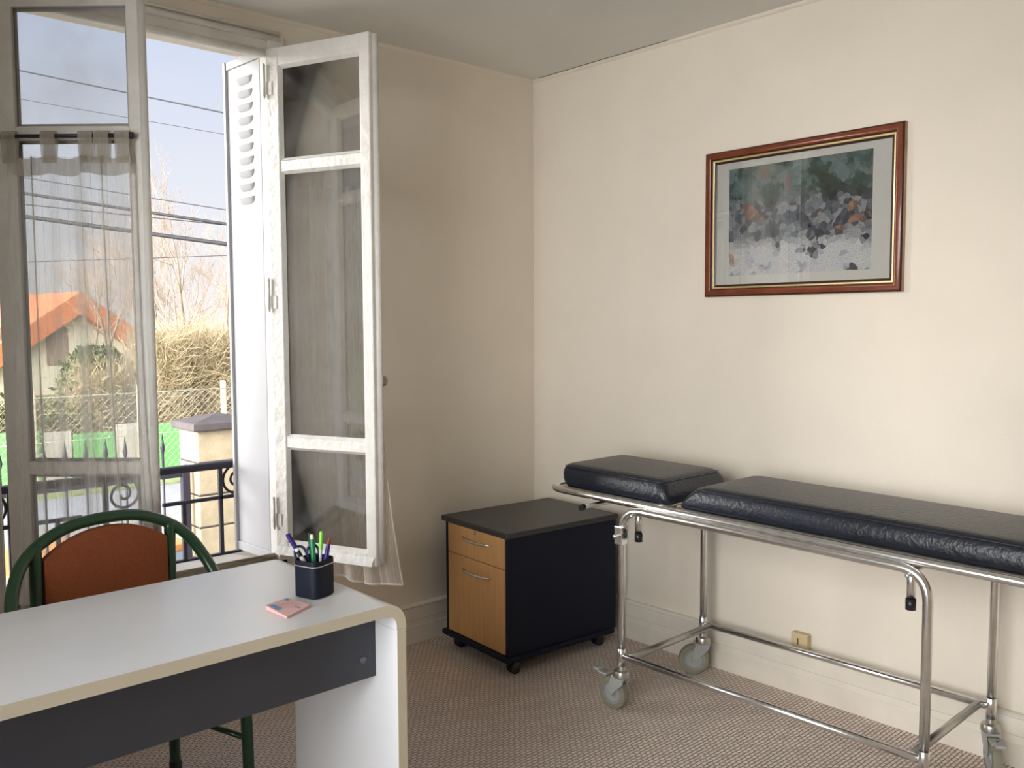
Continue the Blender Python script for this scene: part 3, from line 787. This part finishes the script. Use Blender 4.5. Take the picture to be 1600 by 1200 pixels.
# local: x along the front, y into the depth (toward the right wall)
MB().box(.012, PW-.012, .022, PD-.01, PB+.024, PT-.025, .002).build('carcass', navy, pd)
for x0, x1 in ((.006, .028), (PW-.028, PW-.006)): MB().box(x0, x1, .006, PD-.006, PB+.02, PT-.02, .0015).build('side_panel', navy, pd)
MB().box(-.006, PW+.006, -.012, PD, PT-.024, PT, .008, 4).build('top_panel', navytop, pd)
MB().box(-.006, PW+.006, -.014, PD-.02, PB, PB+.024, .009, 4).build('bottom_panel', navy, pd)
def bow(mb, xc, z, ln=.20):
    pts = []
    for k_ in range(13):
        s = k_/12*2-1; pts.append((xc+s*ln/2, -.004-.022*(1-s*s)**.8 if abs(s) < 1 else .006, z-.010*(s+1)/2*0))
    mb.tube(pts, [0.0036+.0022*(1-abs(k_/12*2-1)**2) for k_ in range(13)], 10)
def drawer(z0, z1, hz, name):
    d = MB().box(.030, PW-.030, .002, .022, z0, z1, .0015).build(name, beech, pd)
    h_ = MB(); bow(h_, PW*.53, hz); h_.build('handle', chrome, d)
    return d
zs = PT-.026; zmid = .417
d1 = drawer(zmid+.0015, zs-.002, .497, 'drawer')
drawer(PB+.026, zmid-.0015, .365, 'file_drawer')
k = MB(); k.lathe([(0, .004), (.006, .004), (.0085, .001), (.0085, 0), (0, 0)], 18, Matrix.Translation((PW*.50, .002, .528)) @ Matrix.Rotation(PI/2, 4, 'X')); k.box(PW*.5-.001, PW*.5+.001, -.003, -.0018, .523, .533)
k.build('lock', knob_m, d1, smooth=True)
for x, y in ((.05, .045), (PW-.03, .045), (.05, PD-.07), (PW-.05, PD-.07)):
    cst = MB(); cst.box(x-.02, x+.02, y-.02, y+.02, PB-.006, PB, .001)
    for sx in (-1, 1): cst.lathe([(0, -.009), (.017, -.009), (.023, -.006), (.0245, 0), (.023, .006), (.017, .009), (0, .009)], 20, Matrix.Translation((x+sx*.011, y, .0245)) @ Matrix.Rotation(PI/2, 4, 'Y'))
    cst.box(x-.006, x+.006, y-.014, y+.014, .02, PB-.004, .002); cst.build('caster', blackp, pd, smooth=True)

# ================================================================== GURNEY
GX, GY, GA = -.344, -1.585, .012
g_ = empty('examination_trolley', (GX, GY, 0), GA); tag(g_, 'chrome wheeled examination trolley with black padded top along the right wall', 'examination trolley')
LX, LY, ZC = .2415, .5235, .2
tilt = lambda y: .724+.012*(y/.9)          # rail height along the length
tr_ = .0135
for s in (-1, 1):
    for e in (-1,):
        x = s*(LX+.004)
        z1, z0 = tilt(LY)-.006, tilt(-LY)-.006
        pts = fillet([(x, LY, .13), (x, LY, z1), (x, -LY, z0), (x, -LY, .13)], .085, 8)
        MB().tube(pts, tr_, 14).build('leg_frame', chrome, g_)
    for y in (LY, -LY):
        MB().lathe([(tr_+.0003, 0), (tr_+.0016, .0), (tr_+.0016, .062), (tr_+.0003, .063)], 16, Matrix.Translation((s*(LX+.004), y, .165))).build('socket_sleeve', chrome, g_)
    MB().tube([(s*(LX+.004)-s*.0, LY-.012, ZC), (s*(LX+.004), -LY+.012, ZC)], .0115, 12).build('lower_rail', chrome, g_)
for y in (LY-.035, -LY+.035):
    MB().tube([(-LX, y, ZC), (LX, y, ZC)], .0125, 12).build('cross_bar', dullst, g_)
MB().tube([(-LX+.01, LY-.035, ZC-.0), (-LX-.002, LY-.035, ZC)], .0125, 10).build('cross_bar_end', dullst, g_)
# litter: outer bumper loop and inner cushion frame
ye, yt = .915, -1.05
def loop(hw, y0, y1, dz, r):
    c4 = [(-hw, y0, tilt(y0)+dz), (hw, y0, tilt(y0)+dz), (hw, y1, tilt(y1)+dz), (-hw, y1, tilt(y1)+dz)]
    return fillet(c4, r, 8, closed=True)
MB().tube(loop(.226, ye, yt, .012, .10), .0125, 14, closed=True).build('bumper_rail', chrome, g_)
MB().tube(loop(.188, ye-.045, .38, .012, .07), .009, 12, closed=True).build('head_frame', dullst, g_)
MB().tube(loop(.188, .35, yt+.05, .012, .03), .009, 12, closed=True).build('body_frame', dullst, g_)
for y in (.60, .36, -.1, -.6):
    MB().tube([(-.226, y, tilt(y)+.008), (.226, y, tilt(y)+.008)], .008, 10).build('cross_tube', dullst, g_)
# cushions
def cushion(yb0, yb1, yt0, yt1, z0, z1, hwb, hwt, name, crown=.004):
    """bottom y range yb, top y range yt; rounded upper rim with a stitched seam"""
    def ring(hw, a, b_, z, r, n=7):
        pts = []
        cx, cy = hw-r, (b_-a)/2-r; my = (a+b_)/2
        for sx, sy, a0 in ((1, 1, 0), (-1, 1, PI/2), (-1, -1, PI), (1, -1, 1.5*PI)):
            for k_ in range(n+1):
                t = a0+PI/2*k_/n
                pts.append((sx*cx+r*math.cos(t), my+sy*cy+r*math.sin(t), z))
        # straight sides get a few points so the tilt follows
        return [(x, y, zz+.012*(y/.9)) for x, y, zz in pts]
    rings = []
    h_ = z1-z0
    for t, ins in ((0, .010), (.04, .002), (.12, -.003), (.35, -.007), (.6, -.006), (.75, -.002), (.84, .002), (.90, .006), (.955, .013), (.985, .022), (1.0, .036)):
        hw = hwb+(hwt-hwb)*t-ins; a = yb0+(yt0-yb0)*t+ins; b_ = yb1+(yt1-yb1)*t-ins
        rings.append(ring(hw, a, b_, z0+h_*t, .030))
    for q_, ins in ((.35, .08), (.75, .13)):
        hw = hwt-ins; rings.append(ring(hw, yt0+ins, yt1-ins, z1+crown*q_, .03))
    m = MB(); loft(m, rings)
    o = m.build(name, vinyl, g_, smooth=True)
    for p_ in o.data.polygons: p_.use_smooth = True
    sm = MB(); hw = hwb+(hwt-hwb)*.86-.001; ins = .003
    sm.tube(ring(hw+.0, yb0+(yt0-yb0)*.86+ins, yb1+(yt1-yb1)*.86-ins, z0+h_*.86, .030), .0022, 6, closed=True); sm.build('seam_piping', vinyl, o)
    return o
cushion(.372, .862, .405, .880, .741, .828, .185, .178, 'head_cushion')
cushion(-1.03, .336, -1.03, .262, .741, .826, .185, .180, 'body_cushion')
# hanging grips and clamps
for y, zg in ((.474, .612), (-.466, .592)):
    x = -.215
    MB().tube([(x, y, tilt(y)), (x, y, zg+.028)], .0115, 12).build('drop_handle', chrome, g_)
    MB().tube([(x, y, zg+.030), (x, y, zg)], .0138, 12).build('handle_grip', blackp, g_)
    MB().tube([(x, y, tilt(y)-.02), (x+.06, y, tilt(y)-.02), (x+.30, y, tilt(y)-.02)], .007, 10).build('handle_rod', dullst, g_)
MB().tube([(-.235, .715, .700), (.1, .715, .700)], .009, 10).build('release_rod', chrome, g_)
MB().tube([(-.25, .715, .700), (-.232, .715, .700)], .0115, 12).build('release_knob', blackp, g_)
cp = MB(); cp.box(-LX-.004-.022, -LX-.004+.012, LY-.017, LY+.017, .60, .665, .003); cp.tube([(-LX-.045, LY, .632), (-LX-.02, LY, .632)], .005, 8); cp.lathe([(0, 0), (.008, 0), (.008, .005), (0, .005)], 8, Matrix.Translation((-LX-.046, LY, .632)) @ Matrix.Rotation(PI/2, 4, 'Y'))
cp.build('clamp', chrome, g_)
for s, y in ((-1, LY-.055), (-1, -LY+.05)):
    MB().lathe([(0, 0), (.006, 0), (.006, .005), (.003, .007), (0, .007)], 10, Matrix.Translation((-LX-.017, y, tilt(y)-.022)) @ Matrix.Rotation(-PI/2, 4, 'Y')).build('bolt', chrome, g_)
# casters
def caster(x, y, rz, brake):
    root = empty('caster', (x, y, 0), rz); root.parent = g_
    MB().lathe([(0, .165), (.013, .165), (.015, .150), (.026, .146), (.029, .138), (.029, .126), (.022, .121), (0, .121)], 22).build('swivel_cap', dullst, root, smooth=True)
    off = .035; wr = .0595
    T_ = Matrix.Translation((0, off, wr)) @ Matrix.Rotation(PI/2, 4, 'Y')
    MB().lathe([(.040, -.013), (.050, -.015), (.0575, -.0125), (wr, -.006), (wr, .006), (.0575, .0125), (.050, .015), (.040, .013)], 32, T_).build('tyre', tyre_m, root, smooth=True)
    MB().lathe([(0, -.012), (.010, -.012), (.012, -.008), (.032, -.009), (.0335, -.006), (.0365, -.006), (.038, -.012), (.041, -.013), (.041, .013), (.038, .012), (.0365, .006), (.0335, .006), (.032, .009), (.012, .008), (.010, .012), (0, .012)], 32, T_).build('wheel_hub', castgr, root, smooth=True)
    fk = MB()
    for sx in (-1, 1):
        fk.prism([(-.024, .128), (.026, .128), (off+.006, .100), (off+.009, wr), (off+.004, wr-.009), (off-.006, wr-.008), (off-.011, wr+.002), (-.020, .104)], sx*.0185-.002, sx*.0185+.002, 'x')
    fk.box(-.0205, .0205, -.026, .034, .118, .127, .003)
    fk.tube([(-.024, off, wr), (.024, off, wr)], .0055, 10)
    fk.build('fork', castgr, root)
    if brake:
        bk = MB(); bk.box(-.020, .020, off+.018, off+.062, .118, .124, .002, mtx=Matrix.Translation((0, 0, 0)))
        bk.box(-.016, .016, off+.056, off+.086, .121, .132, .003); bk.box(-.005, .005, off+.03, off+.05, .108, .124, .002)
        bk.build('brake_pedal', castgr, root)
caster(-LX-.004, LY, .0, True); caster(LX+.004, LY, .80, False)
caster(-LX-.004, -LY, 1.6, True); caster(LX+.004, -LY, 2.15, True)

# ================================================================== PICTURE
pc = empty('framed_picture', (-.001, -1.3775, 1.745)); tag(pc, 'mahogany framed print with cream mount on the right wall', 'picture')
PWD, PHT = .7765, .5515
def frame_ring(mb, hw, hh, prof_, mi=None):
    """prof: (inset from the outer edge, distance off the wall)"""
    rings = []
    for ins, d in prof_:
        a, b_ = hw-ins, hh-ins
        rings.append([mb.bm.verts.new((-d, y, z)) for y, z in ((-a, -b_), (a, -b_), (a, b_), (-a, b_))])
    for i, (A, B) in enumerate(zip(rings, rings[1:])):
        for k_ in range(4):
            fc = mb.bm.faces.new((A[k_], A[(k_+1) % 4], B[(k_+1) % 4], B[k_])); fc.material_index = mi[i] if mi else 0
m = MB(); hw, hh = PWD/2, PHT/2
frame_ring(m, hw, hh, [(0, 0), (0, .018), (.002, .021), (.006, .0235), (.014, .026), (.022, .0250), (.027, .021), (.0295, .0165), (.0295, 0)], [2, 1, 1, 0, 0, 0, 1, 1])
m.build('frame', [frame_m, frame_e, side_m], pc, smooth=True)
m = MB(); frame_ring(m, hw-.0295, hh-.0295, [(0, .003), (0, .0135), (.0025, .015), (.006, .014), (.008, .012), (.008, .003)]); m.build('gold_liner', gold_m, pc, smooth=True)
m = MB(); frame_ring(m, hw-.0375, hh-.0375, [(0, .003), (0, .0115), (.006, .0095), (.008, .0085), (.008, .003)]); m.build('dark_slip', frame_e, pc)
MB().box(-.006, -.003, -hw+.04, hw-.04, -hh+.04, hh-.04).build('mount_card', mount_m, pc)
y0, y1, z0, z1 = -1.655+1.3775, -1.09+1.3775, 1.548-1.745, 1.950-1.745
bm = bmesh.new(); uvl = bm.loops.layers.uv.new('UVMap')
vs = [bm.verts.new((-.0066, y, z)) for y, z in ((y1, z0), (y0, z0), (y0, z1), (y1, z1))]
fc = bm.faces.new(vs)
for lp, uv in zip(fc.loops, ((0, 0), (1.4, 0), (1.4, 1), (0, 1))): lp[uvl].uv = uv
r_ = bmesh.ops.extrude_face_region(bm, geom=[fc]); 
for v in [e for e in r_['geom'] if isinstance(e, bmesh.types.BMVert)]: v.co.x += .0004
me = bpy.data.meshes.new('print'); bm.to_mesh(me); bm.free(); me.materials.append(print_m)
po = bpy.data.objects.new('print', me); COL.objects.link(po); po.parent = pc
MB().box(-.0083, -.0077, -hw+.04, hw-.04, -hh+.04, hh-.04).build('glass', picglass, pc)

# ================================================================== SOCKET
sk = empty('telephone_socket', (0, -1.426, .208)); tag(sk, 'small yellowed surface socket on the right wall above the baseboard', 'socket')
MB().box(-.030, 0, -.033, .033, -.028, .028, .004, 3).build('housing', socket_m, sk)
MB().box(-.0306, -.0296, .002, .007, -.014, .010).build('slot', hole_m, sk)
MB().box(-.0312, -.0296, -.004, .012, -.020, -.017).build('screw', socket_m, sk)

# ================================================================== OUTDOORS
GZ = -1.0
struct(MB().box(-14, 22, T, 8.2, GZ-.2, GZ).build('ground', yard_m))
struct(MB().box(-20, 40, 8.2, 10.2, GZ-.2, GZ-.02).build('street', street_m))
struct(MB().box(-40, 70, 10.2, 60, GZ-.2, GZ+.01).build('verge', grass_m))

# gate pillar
gp = empty('gate_pillar', (-.10, 3.70, GZ)); tag(gp, 'pale stone gate pillar with grey cap outside the window', 'pillar')
cw, cd, chh = .48, .36, 1.54
nb = 6; bh = chh/nb
m = MB(); m.box(.006, cw-.006, .006, cd-.006, 0, chh); m.build('core', joint_m, gp)
for i in range(nb):
    MB().box(0, cw, 0, cd, i*bh+.006, (i+1)*bh-.006, .010, 2).build('stone_block', stone_m, gp)
m = MB(); rg = lambda o_, z: [(-o_, -o_, z), (cw+o_, -o_, z), (cw+o_, cd+o_, z), (-o_, cd+o_, z)]
loft(m, [rg(.04, chh), rg(.045, chh+.01), rg(.045, chh+.055), rg(.035, chh+.062), [(cw/2-.01, cd/2-.01, chh+.115), (cw/2+.01, cd/2-.01, chh+.115), (cw/2+.01, cd/2+.01, chh+.115), (cw/2-.01, cd/2+.01, chh+.115)]], smooth=False)
m.build('cap', cap_m, gp)
# street gate between pillar and hedge
ga = empty('iron_gate', (0, 3.80, GZ)); tag(ga, 'dark iron garden gate with spear tops beside the stone pillar', 'gate')
for x in (-.165,): MB().box(x-.03, x+.03, -.03, .03, 0, 1.27, .005).build('gate_post', iron_m, ga)
for z in (1.20, .25): MB().box(-1.5, -.165, -.012, .012, z-.02, z+.02, .003).build('gate_rail', iron_m, ga)
for i in range(9):
    x = -.335-i*.14
    m = MB(); m.tube([(x, 0, .1), (x, 0, 1.40)], .010, 8); m.lathe([(.010, 1.38), (.020, 1.42), (.012, 1.46), (0, 1.54)], 8, Matrix.Translation((x, 0, 0))); m.build('gate_bar', iron_m, ga)
# blue sheet with an orange edge lying in the yard
bs = empty('trailer_cover', (-.33, 4.75, GZ)); tag(bs, 'pale blue-grey cover with orange edge beyond the iron gate', 'cover'); bs.rotation_euler = (0, 0, .2)
MB().box(-1.1, .32, -.5, .5, 0, .50, .03).build('sheet', bluec, bs)
MB().box(-1.1, .33, -.51, .51, .47, .53, .01).build('orange_edge', orangec, bs)

# chain-link fence with screen panels behind
fe = empty('wire_fence', (0, 10.9, GZ)); tag(fe, 'chain link fence with pale posts across the street', 'fence')
fl, frr, fh = -3.2, 4.6, 1.33
m = MB(); st = .11
n = int((frr-fl)/st)
k_ = int(fh/st)
for i in range(-k_, n+k_):
    for sgn in (1, -1):
        xa = fl+i*st; xb = xa+sgn*fh
        x0, z0, x1, z1 = xa, 0, xb, fh
        # clip to the panel
        def clip(x0, z0, x1, z1):
            pts = []
            for lim in (fl, frr):
                pass
            if x1 == x0: return None
            t0, t1 = 0.0, 1.0
            dx = x1-x0
            ta, tb = (fl-x0)/dx, (frr-x0)/dx
            lo, hi = min(ta, tb), max(ta, tb)
            t0, t1 = max(t0, lo), min(t1, hi)
            return (t0, t1) if t1-t0 > .02 else None
        r_ = clip(x0, z0, x1, z1)
        if r_:
            t0, t1 = r_
            m.tube([(x0+(x1-x0)*t0, sgn*.002, fh*t0), (x0+(x1-x0)*t1, sgn*.002, fh*t1)], .0018, 3, cap=False)
m.build('wire_mesh', fencew, fe)
for z in (.05, .68, fh): MB().tube([(fl, 0, z), (frr, 0, z)], .007, 6).build('tension_wire', fencew, fe)
for x in (fl, -1.2, .55, 2.05, 3.4, frr): MB().box(x-.035, x+.035, .01, .08, 0, fh+.12, .006).build('fence_post', postw, fe)
names = ['first', 'second', 'third', 'fourth', 'fifth', 'sixth', 'seventh', 'eighth', 'ninth', 'tenth', 'eleventh', 'twelfth']
xs = -2.4
for i in range(12):
    wv = (.42, .62)[i % 2]
    o = MB().box(xs, xs+wv-.03, 0, .03, 0, (.80, .74, .84)[i % 3], .004).build('screen_panel', (cpanel, gpanel)[i % 2])
    o.location = (0, 11.15, GZ)
    tag(o, f"{('cream', 'green')[i % 2]} screen panel behind the wire fence, {names[i]} from the left", 'panel', 'screen panels behind the wire fence')
    xs += wv

# dry hedge of straw-coloured stems, several shrubs
def shrub(px, py_top, Y, wdt, n, mats_, label, seed, hgt=None, name='dry_shrub', green=0):
    r = random.Random(seed); base = at(px, 600, 1, Y); top = at(px, py_top, 1, Y)
    hz = top.z-GZ
    root = empty(name, (base.x, Y, GZ)); tag(root, label, 'shrub', 'shrubs beyond the wire fence')
    m = MB()
    for i in range(n):
        x = max(-wdt, min(wdt, r.gauss(0, wdt*.5))); y = r.uniform(-.35, .45); z0 = r.uniform(0, hz*.80)
        ln = r.uniform(.22, .62); a = r.uniform(0, 2*PI); up = r.choice((r.uniform(.4, 2.2), r.uniform(-.3, .8)))
        d = Vector((math.cos(a), math.sin(a)*.6, up)).normalized()
        k1 = Vector((r.uniform(-.06, .06), r.uniform(-.06, .06), r.uniform(-.03, .06)))
        p0 = Vector((x, y, z0)); p1 = p0+d*ln*.5+k1; p2 = p0+d*ln
        if p2.z > hz*(1.02+.10*r.random()) or abs(p2.x) > wdt*1.12: continue
        rr = r.uniform(.0028, .0075)
        m.tube([p0, p1, p2], [rr, rr*.8, rr*.35], 3, cap=False)
    m.build('twigs', mats_, root)
    m = MB()
    for i in range(7):
        x = r.uniform(-wdt*.7, wdt*.7); p = Vector((x, r.uniform(0, .6), 0))
        m.tube([p, p+Vector((r.uniform(-.2, .2), 0, hz*.4)), p+Vector((r.uniform(-.4, .4), 0, hz*.85))], [.03, .022, .01], 6, cap=False)
    m.build('stems', trunk_m, root)
    if green:
        m = MB()
        for i in range(green):
            x = r.gauss(0, wdt*.45); p = Vector((x, r.uniform(-.3, 1.2), r.uniform(.1, hz*.85))); s = r.uniform(.03, .075)
            a1 = Vector((r.uniform(-1, 1), r.uniform(-1, 1), r.uniform(-1, 1))).normalized(); a2 = a1.orthogonal().normalized()
            m.quad([p, p+a1*s+a2*s*.5, p+a1*s*2, p+a1*s-a2*s*.5])
        m.build('leaves', leaf_m, root)
    return root
shrub(165, 548, 12.6, .62, 2200, twig_m, 'straw-coloured shrub half behind the left casement curtain', 1, green=900)
shrub(252, 488, 12.5, .55, 4600, twig_m, 'tall dry shrub right of the left casement', 2, green=160)
shrub(318, 482, 12.7, .55, 4600, twig_m, 'tangled dry shrub above the stone pillar', 3)
shrub(384, 490, 12.9, .55, 4200, twig_m, 'dry shrub nearest the white shutter', 4, green=80)
shrub(85, 610, 12.8, .55, 700, twig_m, 'low green shrub in front of the orange-roofed house', 5, green=2600, name='green_shrub')
shrub(5, 600, 13.0, .55, 600, twig_m, 'low green shrub at the far left behind the curtain', 6, green=2200, name='green_shrub')
# dark evergreen mass further back
def evergreen(px, py_top, Y, wdt, label, seed):
    r = random.Random(seed); top = at(px, py_top, 1, Y); hz = top.z-GZ
    root = empty('evergreen_bush', (top.x, Y, GZ)); tag(root, label, 'bush', 'evergreen bushes behind the dry shrubs')
    m = MB()
    for i in range(4200):
        a = r.uniform(0, 2*PI); t = r.random()**.5; zz = r.uniform(.03, 1)
        rad = wdt*math.sqrt(max(0.02, 1-(zz-.35)**2/.5))*t
        p = Vector((rad*math.cos(a), rad*math.sin(a)*.6, zz*hz)); s = r.uniform(.04, .10)
        a1 = Vector((r.uniform(-1, 1), r.uniform(-1, 1), r.uniform(-1, 1))).normalized(); a2 = a1.orthogonal().normalized()
        m.quad([p, p+a1*s+a2*s*.5, p+a1*s*2, p+a1*s-a2*s*.5])
    m.build('foliage', leaf_m, root)
    MB().tube([(0, 0, 0), (0, 0, hz*.7)], [.07, .03], 8).build('trunk', trunk_m, root)
evergreen(262, 548, 14.6, .8, 'dark evergreen bush behind the tall dry shrub', 21)
evergreen(372, 545, 14.8, .8, 'dark evergreen bush behind the shrub nearest the shutter', 22)
evergreen(150, 545, 15.0, .8, 'dull green bush behind the curtain, beside the house', 23)

# bare trees
def tree(px, py_top, Y, label, seed, lean=0.0, levels=5):
    r = random.Random(seed); top = at(px, py_top, 1, Y); hz = top.z-GZ
    root = empty('bare_tree', (top.x, Y, GZ)); tag(root, label, 'tree', 'bare trees across the street')
    tk = MB(); bmm = MB()
    def grow(p, d, ln, rad, lv):
        pts = [p]; q_ = Vector(p); dd = Vector(d)
        for k_ in range(4):
            dd = (dd+Vector((r.uniform(-.16, .16), r.uniform(-.16, .16), r.uniform(-.04, .14)))).normalized()
            q_ = q_+dd*ln/4; pts.append(q_.copy())
        (tk if lv <= 1 else bmm).tube(pts, [rad, rad*.88, rad*.75, rad*.62, rad*.5], 6 if lv <= 1 else 3, cap=False)
        if lv >= levels: return
        nch = 3
        for c_ in range(nch):
            t = r.uniform(.35, 1.0); i = min(3, int(t*4)); st_ = pts[i].lerp(pts[i+1], t*4-i)
            a = r.uniform(0, 2*PI); o_ = dd.orthogonal().normalized(); o_.rotate(Matrix.Rotation(a, 3, dd))
            nd = (dd+o_*r.uniform(.35, .85)).normalized()
            grow(st_, nd, ln*r.uniform(.55, .80), max(rad*.5, .0045), lv+1)
        grow(pts[-1], dd, ln*.7, max(rad*.5, .0045), lv+1)
    grow(Vector((0, 0, 0)), Vector((lean, 0, 1)).normalized(), hz*.36, .09, 0)
    tk.build('trunk', trunk_m, root); bmm.build('branches', branch_m, root)
tree(272, 235, 17.5, 'bare tree right of the left casement, seen through the open window', 5, .05)
tree(150, 330, 25.0, 'bare tree seen through the left casement curtain', 9, -.05)
tree(345, 320, 23.0, 'bare tree seen just left of the white shutter', 14, .02)

# house beyond
hs_ = empty('house', tuple(at(122, 600, 1, 30)[:2]) + (GZ,), .10); tag(hs_, 'cream house with orange tiled roof behind the curtain', 'house')
zr_ = at(122, 456, 1, 30).z-GZ; ew = 3.1; ze = zr_-2.1
m = MB(); m.prism([(-ew, 0), (ew, 0), (ew, ze-.25), (0, zr_-.25), (-ew, ze-.25)], 0, 6, 'y'); m.build('wall', plaster, hs_)
m = MB()
for sgn in (1, -1):
    m.prism([(0, zr_-.75), (sgn*(ew+.4), ze-1.0), (sgn*(ew+.4), ze-.25), (0, zr_)], -.5, 6.4, 'y')
m.build('roof', tile_m, hs_)
for x in (-.65, -2.3):
    w_ = MB().box(x-.35, x+.35, -.04, .03, 1.0, 2.3, .01).build('house_window', trunk_m, hs_)
# overhead wires
def wire(x0, y0, x1, y1, D, rad, label):
    sl_ = (y1-y0)/(x1-x0)
    xa, xb = -700, 1100
    A = deep(xa, y0+sl_*(xa-x0), D); B = deep(xb, y0+sl_*(xb-x0), D)
    pts = [A.lerp(B, k_/16)+Vector((0, 0, -.03*D/10*(1-(k_/8-1)**2))) + Vector((0, 0, .03*D/10)) for k_ in range(17)]
    o = MB().tube(pts, rad, 6).build('street_cable', wire_m)
    tag(o, label, 'wire', 'overhead wires across the window view')
wire(30, 110, 362, 179, 12, .009, 'highest overhead wire crossing the top panes')
wire(235, 190, 362, 212, 13, .004, 'faint overhead wire second from the top')
wire(240, 310, 365, 330, 12.2, .006, 'thin overhead wire just above the upper thick cable')
wire(240, 333, 365, 352, 11.5, .019, 'upper of the two thick dark overhead cables')
wire(238, 340, 365, 353, 12.6, .007, 'thin overhead wire touching the upper thick cable')
wire(240, 366, 365, 383, 11.5, .026, 'lower and thickest of the dark overhead cables')
wire(240, 403, 365, 399, 13.5, .005, 'lowest thin overhead wire, nearly level')
